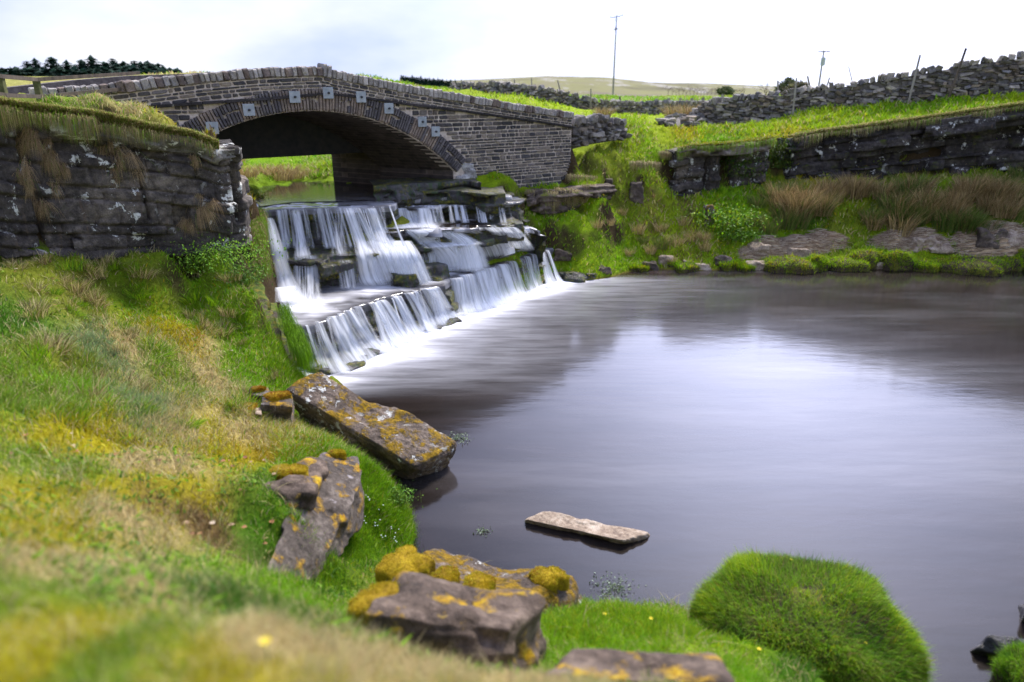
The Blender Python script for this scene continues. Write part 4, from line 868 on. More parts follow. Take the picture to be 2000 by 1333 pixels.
# rubble by the wall end
rs = np.random.RandomState(9)
for k in range(46):
    p = hit(1296 + rs.rand() * 75, 240 + 8 * rs.rand(), 20); s_ = .15 + .25 * rs.rand(); M = np.array(Matrix.Rotation(rs.rand() * 6, 3, 'Z') @ Matrix.Rotation(.5 * rs.randn(), 3, 'X'))
    c_ = (p[0], p[1], p[2] + .05 + .35 * rs.rand() ** 2 * (1 - abs(p[0] - aY(1340, 240, p[1])[0]) / 2))
    tag(obj('fallen_stone', stones_mesh('fallen_stone', [c_], [(s_ * 1.6, s_ * 1.2, s_ * .5)], [M], [DSP[rs.randint(6)] * (.7 + .8 * rs.rand())], .25, k), M_cope), 'loose stone fallen from the low end of the tall drystone wall', 'stone', 'stones fallen from the drystone wall')
# ------------------------------------------------------------------ the big rock faces
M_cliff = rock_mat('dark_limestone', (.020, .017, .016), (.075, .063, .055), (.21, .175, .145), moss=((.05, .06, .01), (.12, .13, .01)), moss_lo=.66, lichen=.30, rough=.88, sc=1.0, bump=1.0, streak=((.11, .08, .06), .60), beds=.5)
M_cliff2 = rock_mat('darker_limestone', (.012, .011, .011), (.040, .034, .032), (.11, .095, .085), moss=((.04, .07, .01), (.12, .12, .01)), moss_lo=.60, lichen=.25, rough=.85, sc=.9, bump=1.0, streak=((.10, .07, .05), .62), beds=.5)  # darker tones than dark_limestone, for the long right face
M_soil = rock_mat('peaty_soil', (.02, .014, .009), (.06, .042, .025), (.13, .09, .05), moss=((.06, .09, .01), (.16, .14, .02)), moss_lo=.5, rough=.95, upmoss=False)
LC += [(LC[-1][0] + .22, LC[-1][1] + .35, LC[-1][2], LC[-1][3] - .0), (LC[-1][0] + .10, LC[-1][1] + .9, LC[-1][2] + .05, LC[-1][3]), (LC[-1][0] - .4, LC[-1][1] + 1.8, LC[-1][2] + .1, LC[-1][3])]
LCX = np.array(LC)
root = thing('cliff', 'dark lichened rock face on the left with dry grass hanging over it', 'rock face', (LC[5][0], LC[5][1], LC[5][3]))
v, f, shp = strata(LC, 1.0, bed=.30, joint=.75, amp=.05, res=.03, seed=51, groove=.07, rough=.05, under=.5, top_n=.06, batter=.03,
                   clefts=((.195, .05, .28, 2.2, .1), (.47, .035, .16, 1.6, .25), (.745, .085, .55, 1.45, .12), (.06, .1, .25, 2.6, .2)))
attach(obj('rock_wall', mesh_np('rock_wall', v, f), M_cliff), root)
# the projecting cap slabs
def slab_obj(name, P, back, mat, seed, parent=None, **kw):
    v, f, _ = strata(P, back, seed=seed, **kw); o = obj(name, mesh_np(name, v, f), mat)
    if parent is not None: attach(o, parent)
    return o
CAPL = [(p[0] + .02, p[1] - .14, p[2] + .03, p[2] - .30 + .06 * (i % 2)) for i, p in enumerate(LC[3:9])]
slab_obj('cap_slab', CAPL, .9, rock_mat('pale_cap_rock', (.05, .045, .04), (.14, .125, .11), (.30, .28, .25), moss=((.05, .07, .01), (.16, .17, .02)), moss_lo=.56, lichen=.5), 52, root, bed=.14, joint=.8, amp=.08, rough=.06, under=.4, top_n=.06, res=.04)
slab_obj('base_slab', [(p[0] + .03, p[1] - .15, p[3] + .42, p[3] - .02) for p in LC[3:8]], .5, M_cliff, 53, root, bed=.22, joint=.9, amp=.05, rough=.05, under=.5, top_n=.04, res=.04)

RCX = np.array(RC)
root2 = thing('cliff', 'long dark layered rock face on the right under the drystone wall', 'rock face', (RC[3][0], RC[3][1], RC[3][3]))
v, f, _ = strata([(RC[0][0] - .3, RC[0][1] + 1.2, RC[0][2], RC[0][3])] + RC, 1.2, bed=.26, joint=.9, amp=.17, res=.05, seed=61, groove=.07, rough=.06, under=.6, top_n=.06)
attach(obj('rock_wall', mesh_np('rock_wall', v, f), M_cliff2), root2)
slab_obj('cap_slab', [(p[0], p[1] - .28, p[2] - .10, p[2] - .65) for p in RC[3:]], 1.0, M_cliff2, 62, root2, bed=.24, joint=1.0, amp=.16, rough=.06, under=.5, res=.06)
root3 = thing('rock_outcrop', 'low overhanging rock outcrop with dark cave-like gaps left of the long rock face', 'rock outcrop', (OC[2][0], OC[2][1], OC[2][3]))
v, f, _ = strata([(OC[0][0] - .1, OC[0][1] + .9, OC[0][2], OC[0][3])] + OC + [(OC[-1][0] + .3, OC[-1][1] + .9, OC[-1][2], OC[-1][3])], 1.0, bed=.32, joint=.8, amp=.10, res=.05, seed=63, groove=.07, rough=.06, under=.3,
                 clefts=((.52, .26, .7, 2.0, .35), (.36, .12, .4, 1.8, .3)))
attach(obj('rock_wall', mesh_np('rock_wall', v, f), M_cliff), root3)
slab_obj('cap_slab', [(p[0], p[1] - .30, p[2] + .05, p[2] - .28) for p in OC], .9, rock_mat('pale_cap_rock', (.05, .045, .04), (.15, .12, .10), (.28, .24, .20), moss=((.05, .08, .01), (.20, .18, .01)), moss_lo=.52), 64, root3, bed=.16, joint=.9, amp=.12, rough=.05, under=.4, res=.05)
# low crag under the right bank beside the falls
M_crag = rock_mat('brown_crag', (.03, .022, .018), (.10, .075, .06), (.26, .20, .16), moss=((.05, .08, .01), (.16, .16, .01)), moss_lo=.57)
v, f, _ = strata(BC, .6, bed=.22, joint=.6, amp=.14, res=.05, seed=65, rough=.08, under=.4)
tag(obj('rock_outcrop', mesh_np('rock_outcrop', v, f), M_crag), 'small crag with brown grass hanging over it, right of the waterfall top', 'rock outcrop')

# ------------------------------------------------------------------ single rocks, each from its own eight corners
def rock_hex(name, top, bot, mat, label, n=34, rnd=.55, noise=.06, layers=0.0, seed=0, cat='rock', group=None, parent=None, fine=.02):
    """top / bot: four world points each, same order round"""
    b = bmesh.new(); bmesh.ops.create_cube(b, size=2); bmesh.ops.subdivide_edges(b, edges=b.edges[:], cuts=n, use_grid_fill=True)
    v = np.array([q.co[:] for q in b.verts]); f = np.array([[x.index for x in q.verts] for q in b.faces]); b.free()
    r = np.linalg.norm(v, axis=1, keepdims=True); m = np.abs(v).max(1, keepdims=True)
    p6 = (np.abs(v) ** 7).sum(1, keepdims=True) ** (1 / 7.); v2 = v * (1 - rnd + rnd * (m / p6))
    q = (v2 + 1) / 2; x, y, z = q[:, 0:1], q[:, 1:2], q[:, 2:3]
    T, B = [np.array(k, float) for k in (top, bot)]
    q2 = lambda K: K[0] * (1 - x) * (1 - y) + K[1] * x * (1 - y) + K[2] * x * y + K[3] * (1 - x) * y
    P = q2(B) * (1 - z) + q2(T) * z
    c = P.mean(0); d = P - c; dn = d / (np.linalg.norm(d, axis=1, keepdims=True) + 1e-9); s_ = seed * 7.7
    fs = 1.0 / max(.35, .45 * np.ptp(P[:, 0])); k = noise * (2.2 * fbm(P[:, 0] * fs * 1.3 + s_, P[:, 1] * fs * 1.3, P[:, 2] * fs * 2, 2) + fbm(P[:, 0] * 2.6 + s_, P[:, 1] * 2.6, P[:, 2] * 2.6, 4)) + fine * fbm(P[:, 0] * 9 + s_, P[:, 1] * 9, P[:, 2] * 9, 3)
    if layers: k = k + layers * np.round(3 * vnoise(s_, 0, z[:, 0] * 9)) / 3
    P = P + dn * k[:, None]
    o = obj(name, mesh_np(name, P, f), mat)
    if parent is not None: attach(o, parent)
    else: tag(o, label, cat, group)
    return o, P
M_slab = rock_mat('mossy_slab_rock', (.035, .026, .020), (.12, .09, .07), (.30, .23, .18), moss=((.09, .07, .005), (.26, .15, .004), (.42, .26, .005)), moss_lo=.50, lichen=.35, rough=.9, sc=1.6, bump=1.0)
M_greyrock = rock_mat('grey_bank_rock', (.030, .023, .018), (.10, .079, .064), (.24, .20, .17), moss=((.14, .09, .004), (.38, .20, .004), (.5, .33, .01)), moss_lo=.57, lichen=.0, rough=.85, sc=1.8, streak=((.30, .27, .27), .62))
M_nearrock = rock_mat('brown_near_rock', (.032, .022, .016), (.105, .074, .055), (.23, .17, .13), moss=((.20, .11, .004), (.42, .24, .004), (.55, .38, .01)), moss_lo=.58, rough=.85, sc=1.4)
M_pale = rock_mat('pale_pool_rock', (.16, .11, .08), (.38, .29, .21), (.62, .52, .42), moss=((.06, .06, .02), (.10, .10, .02)), moss_lo=.66, rough=.8, sc=2.2)
M_wetrock = rock_mat('wet_dark_rock', (.010, .009, .010), (.03, .026, .026), (.07, .06, .055), rough=.35, spec=.5, sc=2)
# long tilted slab: its lower end in the water
rock_hex('boulder', [aZ(568,765,1.25), aZ(812,912,.42), aZ(893,862,.44), aZ(618,716,1.48)], [aZ(592,850,.25), aZ(800,968,-.35), aZ(880,950,-.35), aZ(640,800,-.1)], M_slab,
         'long tilted mossy boulder lying from the grass bank down into the pool', n=60, rnd=.35, noise=.10, layers=.03, seed=1, fine=.035)
rock_hex('rock', [aZ(508,790,1.68), aZ(570,795,1.62), aZ(568,772,1.66), aZ(515,768,1.70)], [aZ(510,835,1.2), aZ(572,840,1.15), aZ(575,800,.9), aZ(515,800,1.2)], M_greyrock, 'small squarish grey rock capped with orange moss beside the long boulder', n=24, rnd=.5, noise=.03, seed=2)
rock_hex('rock', [aZ(488,772,1.62), aZ(528,775,1.6), aZ(525,755,1.6), aZ(490,752,1.62)], [aZ(488,795,1.3), aZ(528,795,1.3), aZ(528,770,1.2), aZ(488,770,1.3)], M_greyrock, 'little dark rock with rusty moss behind the squarish grey rock', n=16, rnd=.8, noise=.03, seed=3)
rock_hex('rock', [aZ(498,808,1.62), aZ(512,812,1.6), aZ(510,795,1.6), aZ(498,795,1.62)], [aZ(498,820,1.4), aZ(512,820,1.4), aZ(512,800,1.3), aZ(498,800,1.4)], M_pale, 'tiny pale rock chip left of the squarish grey rock', n=10, rnd=.8, noise=.02, seed=4)
# leaning slab on the bank edge
rock_hex('rock', [aZ(600,915,1.75), aZ(712,960,1.35), aZ(700,885,1.45), aZ(630,878,1.6)], [aZ(505,1140,1.95), aZ(590,1165,1.35), aZ(722,1030,.70), aZ(560,1000,1.7)], M_greyrock, 'pale grey blade of rock leaning out of the bank edge', n=40, rnd=.6, noise=.05, seed=5, fine=.03)
rock_hex('rock', [aZ(490,945,2.0), aZ(610,965,1.92), aZ(640,905,1.74), aZ(520,900,1.85)], [aZ(510,1010,1.7), aZ(600,1030,1.55), aZ(640,960,1.2), aZ(530,950,1.4)], M_nearrock, 'low lichened rock with orange patches sunk in the bank left of the leaning blade', n=30, rnd=.8, noise=.07, seed=6)
# large dark mossy rock at the water
rock_hex('rock', [aZ(740,1125,1.35), aZ(1050,1165,1.05), aZ(1120,1125,.62), aZ(850,1058,.85)], [aZ(760,1250,.4), aZ(1040,1300,.1), aZ(1165,1215,-.25), aZ(850,1140,-.2)], M_slab, 'broad dark rock with orange moss at the near water edge', n=50, rnd=.45, noise=.10, seed=7, layers=.02)
rock_hex('rock', [aZ(705,1195,2.45), aZ(1010,1225,2.30), aZ(1030,1165,2.12), aZ(790,1118,2.25)], [aZ(730,1420,1.5), aZ(1020,1440,1.4), aZ(1060,1330,1.1), aZ(780,1220,1.3)], M_nearrock, 'blurred brown near rock with yellow moss on its left shoulder', n=36, rnd=.5, noise=.09, seed=8, layers=.02)
_o = rock_hex('rock', [aZ(1030,1315,2.85), aZ(1430,1335,2.65), aZ(1400,1272,2.5), aZ(1110,1262,2.65)], [aZ(1030,1480,2.2), aZ(1430,1480,2.1), aZ(1410,1360,1.9), aZ(1110,1340,2.0)], M_nearrock, 'blurred lichened rock at the bottom edge with white lichen spots', n=30, rnd=.6, noise=.06, seed=9)[0]
# pale slab in the pool
rock_hex('rock', [aZ(1022,1014,.10), aZ(1215,1056,.13), aZ(1266,1040,.07), aZ(1065,994,.16)], [aZ(1024,1030,-.15), aZ(1215,1072,-.15), aZ(1276,1056,-.15), aZ(1050,1002,-.15)], M_pale, 'flat pale rock lying alone in the pool', n=44, rnd=.45, noise=.035, seed=13, fine=.045)
rock_hex('rock', [aZ(1900,1268,.10), aZ(1990,1290,.10), aZ(1985,1245,.22), aZ(1935,1240,.24)], [aZ(1875,1290,-.2), aZ(2010,1320,-.2), aZ(2010,1260,-.2), aZ(1900,1250,-.2)], M_wetrock, 'wet black rock poking from the pool at the lower right', n=24, rnd=.9, noise=.05, seed=11)
rock_hex('rock', [aZ(1996,1205,.2), aZ(2040,1210,.2), aZ(2040,1185,.2), aZ(1996,1180,.2)], [aZ(1990,1225,-.2), aZ(2050,1230,-.2), aZ(2050,1190,-.2), aZ(1990,1190,-.2)], M_wetrock, 'dark rock tip cut by the right edge of the picture', n=14, rnd=.9, noise=.04, seed=12)
def small_rock(px, py, wpx, hpx, mat, label, seed, squash=.6, sink=.3, y0=16, **kw):
    p = hit(px, py, y0); Y = p[1]; w = wpx / FPX * Y * 1.0; h = hpx / FPX * Y
    T = [p + np.array(q) * (w / 2, w / 2 * squash, 1) + (0, 0, h) for q in ((-.85, -.8, 0), (.8, -.85, 0), (.85, .8, 0), (-.8, .9, 0))]
    B = [p + np.array(q) * (w / 2, w / 2 * squash, 1) - (0, 0, h * sink + .1) for q in ((-1, -1, 0), (1, -1, 0), (1, 1, 0), (-1, 1, 0))]
    return rock_hex('rock', T, B, mat, label, n=14, noise=.1 * w, seed=seed, fine=.02, **kw)[0]
M_white = rock_mat('white_lichened_rock', (.10, .09, .08), (.40, .38, .36), (.75, .74, .72), rough=.9, sc=2)
small_rock(912, 342, 34, 20, M_white, 'white lichened rock at the right foot of the bridge arch', 20)
small_rock(905, 360, 30, 14, M_white, 'smaller pale rock just below the white rock by the bridge', 21)
small_rock(1241, 385, 26, 24, M_crag, 'square brown block standing in the grass below the gully', 22, squash=1, rnd=.3)
small_rock(1188, 372, 16, 22, M_crag, 'upright pale stone on the end of the small crag', 23, squash=1, rnd=.4)
small_rock(1382, 436, 20, 34, M_slab, 'upright mossy stone post in the bright leafy patch', 24, squash=1, rnd=.8)
small_rock(1180, 528, 30, 8, M_crag, 'low red brown rock on the shore right of the waterfall', 25)
small_rock(1098, 500, 34, 10, M_crag, 'flat brown rock above the shelf at the right end of the falls', 26)
small_rock(1412, 512, 40, 8, M_crag, 'thin brown rock on the far shore, left of the driftwood', 27)
small_rock(1300, 508, 30, 7, M_pale, 'small pale shore stone below the dead grass clumps', 28)
small_rock(1800, 480, 40, 16, M_pale, 'pale stone between the two debris mats', 29)
small_rock(1345, 514, 26, 6, M_pale, 'narrow pale stone at the water line of the far shore', 30)
for k, (a, b, w_, h_) in enumerate([(1268,521,34,7),(1372,522,30,6),(1478,521,40,8),(1622,521,36,9),(1716,520,30,8),(1772,521,34,8),(1868,520,38,9),(1560,500,50,14),(1480,494,44,14),(1930,470,60,20),(1985,478,50,22),(1832,486,46,12)]):
    small_rock(a, b, w_, h_, M_pale if k % 3 else M_crag, 'flat brownish shore rock between the tussocks of the far shore', 40 + k, group='flat rocks of the far shore')
# black scrap
b = bmesh.new(); bmesh.ops.create_grid(b, x_segments=12, y_segments=8, size=.22)
for q in b.verts: q.co.z = .12 * abs(vnoise(q.co.x * 6, q.co.y * 6, 3)) + .05; q.co.y *= .5
p = hit(1325, 386, 20); bmesh.ops.translate(b, vec=[float(k) for k in p], verts=b.verts[:]); bmesh.ops.solidify(b, geom=b.faces[:], thickness=.006)
t = Mt('black_plastic'); tag(obj('plastic_scrap', b, t.out((.012, .012, .014), .35, None, .5)), 'crumpled black plastic scrap on the grass under the outcrop', 'plastic scrap')
# ------------------------------------------------------------------ blades
def blades(P, h, w, col, lean=.35, droop=0.0, dirs=None, rs=None, segs=2):
    """P (N,3) roots; curved tapering blades -> verts, tris, colours"""
    rs = rs or RS; N = len(P); h = np.broadcast_to(h, N); w = np.broadcast_to(w, N)
    an = rs.rand(N) * 2 * np.pi; d = np.stack([np.cos(an), np.sin(an)], 1)
    if dirs is not None: d = d * .45 + dirs; d /= np.linalg.norm(d, axis=1)[:, None] + 1e-9
    le = lean * (.3 + 1.2 * rs.rand(N)); fa = rs.rand(N) * np.pi; s = np.stack([np.cos(fa), np.sin(fa)], 1)
    rows = []
    for k in range(segs + 1):
        t_ = k / segs; o = le * t_ ** 1.7 * h; z = h * (t_ - droop * t_ ** 2.2) * np.sqrt(np.maximum(1 - (le * .6) ** 2 * t_, .2))
        c = P + np.stack([d[:, 0] * o, d[:, 1] * o, z], 1); ww = w * (1 - t_ * .45) * .5
        if k < segs:
            rows += [c - np.stack([s[:, 0] * ww, s[:, 1] * ww, 0 * ww], 1), c + np.stack([s[:, 0] * ww, s[:, 1] * ww, 0 * ww], 1)]
        else: rows.append(c)
    V = np.stack(rows, 1); nv = V.shape[1]; F = []
    for k in range(segs - 1): a = 2 * k; F += [(a, a + 1, a + 3), (a, a + 3, a + 2)]
    a = 2 * (segs - 1); F.append((a, a + 1, a + 2))
    F = np.array(F)[None] + (np.arange(N) * nv)[:, None, None]
    return V.reshape(-1, 3), F.reshape(-1, 3), np.repeat(col, nv, axis=0)
def blade_mat(name, trans=.35, rough=.6):
    t = Mt(name); c = t.attr(); t.out(c, rough, None, .25)
    tl = t.n.new('ShaderNodeBsdfTranslucent'); t.l.new(c, tl.inputs[0]); m = t.n.new('ShaderNodeMixShader'); m.inputs[0].default_value = trans
    t.l.new(t.p.outputs[0], m.inputs[1]); t.l.new(tl.outputs[0], m.inputs[2]); t.l.new(m.outputs[0], t.n['Material Output'].inputs[0]); return t.m
M_blade = blade_mat('grass_blades'); M_dry = blade_mat('dry_stems', .2)
STRAW = np.array(PAL['straw']); DEAD = np.array(PAL['dead'])
def blade_obj(name, P, h, w, col, mat=None, **kw):
    v, f, c = blades(P, h, w, col, **kw); return obj(name, mesh_np(name, v, f, c, smooth=True), mat or M_blade)

# ---- turf: density falls with the square of the distance from the path where one stands
rs = np.random.RandomState(77)
def scatter(n, r0, r1, a0, a1):
    r = r0 * (r1 / r0) ** rs.rand(n); a = R_(a0) + R_(a1 - a0) * rs.rand(n); return r * np.sin(a), r * np.cos(a), r
def keep_turf(x, y, z, smax=3.2):
    k = (z > .03) & (slope(x, y) < smax)
    tx = (x - BR[0]) * BN[0] + (y - BR[1]) * BN[1]; tt = (x - BR[0]) * BT[0] + (y - BR[1]) * BT[1]
    under = (tx < .15) & (tx > -5.6) & (tt < T_B + .4)
    road = (tx < -.9) & (tx > -5.6) & (tt >= T_B + .4) & (tt < T_B + 3) 
    basin = (x > -6.4) & (x < -.2) & (y > 13.3) & (y < 23.5) & (x > np.interp(y, [13.3, 15, 17, 18.2, 23.5], [-4.6, -5.7, -6.55, -7.0, -7.5])) & (x < np.interp(y, [13, 20.8, 22, 23, 23.5], [5, 5, 1.2, .3, -.4]))
    strm = (z < 2.95) & (y > 18.5) & (y < 30) & (x < -1.0)
    return k & ~under & ~basin & ~strm & ~road
def turf(n, r0, r1, a0, a1, hfun, wk, name, label):
    x, y, r = scatter(n, r0, r1, a0, a1); z = H(x, y); k = keep_turf(x, y, z); x, y, z, r = x[k], y[k], z[k], r[k]
    # clumpy: thin out between tufts
    cl = fbm(x / (r * .03 + .1), y / (r * .03 + .1), 4, 3); k = rs.rand(len(x)) < np.clip(.75 + 1.3 * cl, .15, 1); x, y, z, r, cl = x[k], y[k], z[k], r[k], cl[k]
    c = turf_col(x, y, rs=rs); dry = rs.rand(len(x)) < .10 + .12 * (fbm(x * 1.3, y * 1.3, 9, 3) > .15)
    c[dry] = STRAW * (.7 + .5 * rs.rand(dry.sum())[:, None])
    c = c * (.62 + .75 * rs.rand(len(x))[:, None]) * (1 + .15 * rs.randn(len(x), 3) * .4)
    lum = c[:, 1]
    h = hfun(x, y, r) * (.5 + .9 * rs.rand(len(x))) * (1 + .6 * np.clip(cl, -.5, 1)) ; w = (wk[0] + wk[1] * r) * (.7 + .6 * rs.rand(len(x)))
    o = blade_obj(name, np.stack([x, y, z - .012], 1), h, w, np.clip(c, .004, .8), lean=.75, droop=.15, rs=rs); return tag(o, label, 'grass', kind='stuff')
turf(210000, 1.5, 9.0, -44, 30, lambda x, y, r: .050 + .008 * r, (.0022, .0010), 'grass', 'mossy tufted grass with straw blades on the near bank')
turf(180000, 8.0, 17.5, -46, -8, lambda x, y, r: .135 + 0 * r, (.004, .0008), 'grass', 'tufted green and dry grass on the left bank below the cliff')
turf(190000, 16.5, 36, -28, 46, lambda x, y, r: .13 + .002 * r, (.006, .0011), 'grass', 'bright green grass on the slopes across the pool')
turf(45000, 34, 115, -30, 42, lambda x, y, r: .16 + .001 * r, (.02, .0014), 'grass', 'short green grass of the far fields')
# long dry stalks standing out of the near turf
x, y, r = scatter(5200, 2.2, 15, -44, 20); z = H(x, y); k = keep_turf(x, y, z, 2.2) & (fbm(x * 1.1, y * 1.1, 6, 3) > .02); x, y, z, r = x[k], y[k], z[k], r[k]
c = (STRAW * .9)[None] * (.6 + .6 * rs.rand(len(x))[:, None]); o = blade_obj('dry_stalks', np.stack([x, y, z], 1), (.13 + .11 * rs.rand(len(x))) * np.clip(r / 5, .6, 1.2), .0022 + .0006 * r, c, M_dry, lean=1.0, droop=.25, rs=rs, segs=3); tag(o, 'long bleached dry grass stalks standing out of the near turf', 'dry grass', kind='stuff')
# low broad leaves in the turf
x, y, r = scatter(9000, 3, 14, -44, 12); z = H(x, y); k = keep_turf(x, y, z, 2.2) & (fbm(x * 1.7, y * 1.7, 12, 3) > .12); x, y, z, r = x[k], y[k], z[k], r[k]
c = np.array([PAL['lush'], PAL['deep'], PAL['mid']])[rs.randint(3, size=len(x))] * (.5 + .7 * rs.rand(len(x))[:, None]); o = blade_obj('broad_leaves', np.stack([x, y, z + .03], 1), .05, .016 + .002 * r, c, lean=1.6, droop=.2, rs=rs); tag(o, 'small broad green leaves scattered through the near turf', 'ground leaves', kind='stuff')
# fallen leaves
x, y, r = scatter(300, 5.4, 13.5, -46, -20); z = H(x, y); k = keep_turf(x, y, z, 1.2) & (rs.rand(len(x)) < np.clip(.35 + fbm(x * .9, y * .9, 3, 2) * 2, 0, 1)); x, y, z = x[k], y[k], z[k]
n = len(x); s_ = .012 + .015 * rs.rand(n); base = np.array([(-1, -.7, 0), (1, -.6, .25), (1.1, .7, 0), (-.9, .8, .3), (0, 1.1, .1), (0, -1.0, .1)])
an = rs.rand(n) * 6.28; V = base[None] * s_[:, None, None]; V = np.stack([V[..., 0] * np.cos(an)[:, None] - V[..., 1] * np.sin(an)[:, None], V[..., 0] * np.sin(an)[:, None] + V[..., 1] * np.cos(an)[:, None], V[..., 2]], -1) + np.stack([x, y, z + .035 + .02 * rs.rand(n)], 1)[:, None]
F = (np.array([(0, 5, 1, 2), (0, 2, 4, 3)])[None] + (np.arange(n) * 6)[:, None, None]).reshape(-1, 4); lc = np.array([(.34, .16, .07), (.42, .28, .17), (.22, .09, .05), (.52, .42, .30)])[rs.randint(4, size=n)]
tag(obj('fallen_leaves', mesh_np('fallen_leaves', V.reshape(-1, 3), F, np.repeat(lc, 6, 0), smooth=False), M_dry), 'dead brown leaves scattered on the left grass bank', 'fallen leaves', kind='stuff')

# ---- hanging grass along an edge: path rows x,y,z; falls outward
def hang(name, path, n, length, label, outw=(0, -1), seed=0, cols=(STRAW, DEAD), w=.012, spread=.12, parent=None, green=0.0, up=.25, jag=1.0):
    r_ = np.random.RandomState(seed); s, Q = resample(path, .03); i = r_.randint(len(Q), size=n); lumps = .35 + .9 * np.clip(.5 + 1.2 * fbm(s[i] * 1.6, seed, 0, 3), 0, 1.4) ** jag
    P = Q[i, :3] + np.stack([outw[0] * spread * r_.rand(n) + .05 * r_.randn(n), outw[1] * spread * r_.rand(n) + .05 * r_.randn(n), .03 * r_.randn(n)], 1)
    L = length * lumps * (.5 + .8 * r_.rand(n)); m = r_.rand(n)[:, None]; c = cols[0] * m + cols[1] * (1 - m)
    g = r_.rand(n) < green; c[g] = np.array(PAL['lush']) * (.6 + .7 * r_.rand(g.sum())[:, None])
    c = c * (.6 + .7 * r_.rand(n)[:, None]); d = np.tile(np.array(outw, float), (n, 1)) + .4 * r_.randn(n, 2); fa = r_.rand(n) * np.pi; sd_ = np.stack([np.cos(fa), np.sin(fa) * .3], 1)
    rows = []
    for k, (a, b) in enumerate([(0, 0), (.22, up * .35), (.36, -.25), (.42, -1.0)]):
        cc = P + np.stack([d[:, 0] * a * L * .6, d[:, 1] * a * L * .6, b * L], 1); ww = w * (1 - k / 3.6) * .5
        rows += [cc - np.stack([sd_[:, 0] * ww, sd_[:, 1] * ww, 0 * L], 1), cc + np.stack([sd_[:, 0] * ww, sd_[:, 1] * ww, 0 * L], 1)] if k < 3 else [cc]
    V = np.stack(rows, 1); F = (np.array([(0, 1, 3), (0, 3, 2), (2, 3, 5), (2, 5, 4), (4, 5, 6)])[None] + (np.arange(n) * 7)[:, None, None]).reshape(-1, 3)
    o = obj(name, mesh_np(name, V.reshape(-1, 3), F, np.repeat(c, 7, 0)), M_dry)
    if parent is not None: attach(o, parent)
    elif label: tag(o, label, 'dry grass')
    return o
def edge_of(C, dz=.02, out=.0, i0=0, i1=None): return [(p[0], p[1] - out, p[2] + dz) for p in C[i0:i1]]
# turf rim: a lumpy roll of sod along the top of each rock face
def rim(name, path, mat, hgt, seed, parent, depth=.5, res=.05):
    s, Q = resample(path, res); T = np.gradient(Q[:, :2], axis=0); T /= np.linalg.norm(T, axis=1)[:, None]; N = np.stack([T[:, 1], -T[:, 0]], 1); n = 18; A = np.linspace(-.5 * np.pi, 1.05 * np.pi, n)
    k = 1 + .35 * fbm(s * .9, seed, 0, 3)[:, None] + .22 * fbm(s[:, None] * 3, A[None] * 1.4, seed, 3)
    o = N[:, :, None]
    rx = np.cos(A)[None] * hgt * k * np.where(np.cos(A) < 0, depth / hgt, .75); rz = np.sin(A)[None] * hgt * k * np.where(np.sin(A) < 0, 1.0, .45)
    X = Q[:, 0:1] + N[:, 0:1] * rx; Y = Q[:, 1:2] + N[:, 1:2] * rx; Z = Q[:, 2:3] - .02 + rz
    ob = obj(name, mesh_np(name, np.stack([X.ravel(), Y.ravel(), Z.ravel()], 1), grid_faces(*X.shape)), mat); V = np.stack([X, Y, Z], -1)
    attach(ob, parent); return V
def fringe(V, n, h, parent, seed, w=.012, pal=('straw', 'lush', 'dead'), p=(.5, .3, .2), lean=.9, droop=.5):
    r_ = np.random.RandomState(seed); i = r_.randint(V.shape[0], size=n); j = r_.randint(4, V.shape[1], size=n); P = V[i, j]
    c = np.array([PAL[q] for q in pal])[r_.choice(len(pal), p=p, size=n)] * (.6 + .7 * r_.rand(n)[:, None])
    o = blade_obj('rim_grass', P, h * (.5 + .8 * r_.rand(n)), w, c, M_blade, lean=lean, droop=droop, rs=r_, dirs=np.tile([.2, -.9], (n, 1))); attach(o, parent); return o
VL = rim('turf_rim', [(p[0], p[1] + .02, p[2] + .08 + (.06 if i < 5 else .0)) for i, p in enumerate(LC[:8])], M_soil, .15, 5, root, .75)
fringe(VL, 26000, .19, root, 6, .009)
hang('hanging_grass', [(p[0], p[1] - .22, p[2] + .10) for p in LC[:5]], 3600, .34, None, (.3, -1), 7, w=.009, parent=root, green=.3, jag=2.0)
hang('hanging_grass', [(p[0], p[1] - .14, p[2] + .04) for p in LC[4:8]], 1600, .25, None, (.3, -1), 8, w=.009, parent=root, green=.2)
VR = rim('turf_rim', [(p[0], p[1] + .02, p[2] + .06) for p in RC], M_soil, .17, 15, root2, .8, .07)
fringe(VR, 16000, .2, root2, 16, .018)
hang('hanging_grass', [(p[0], p[1] - .16, p[2] + .02) for p in RC], 3500, .28, None, (-.1, -1), 17, w=.02, parent=root2, green=.3)
VO = rim('turf_rim', [(p[0], p[1] - .1, p[2] + .10) for p in OC], M_soil, .15, 25, root3, .8, .07)
fringe(VO, 4500, .17, root3, 26, .02, ('moss', 'lush', 'straw'), (.4, .4, .2))
hang('hanging_grass', [(p[0], p[1] - .2, p[2] + .08) for p in OC], 1800, .35, None, (-.1, -1), 27, w=.02, parent=root3, green=.6)

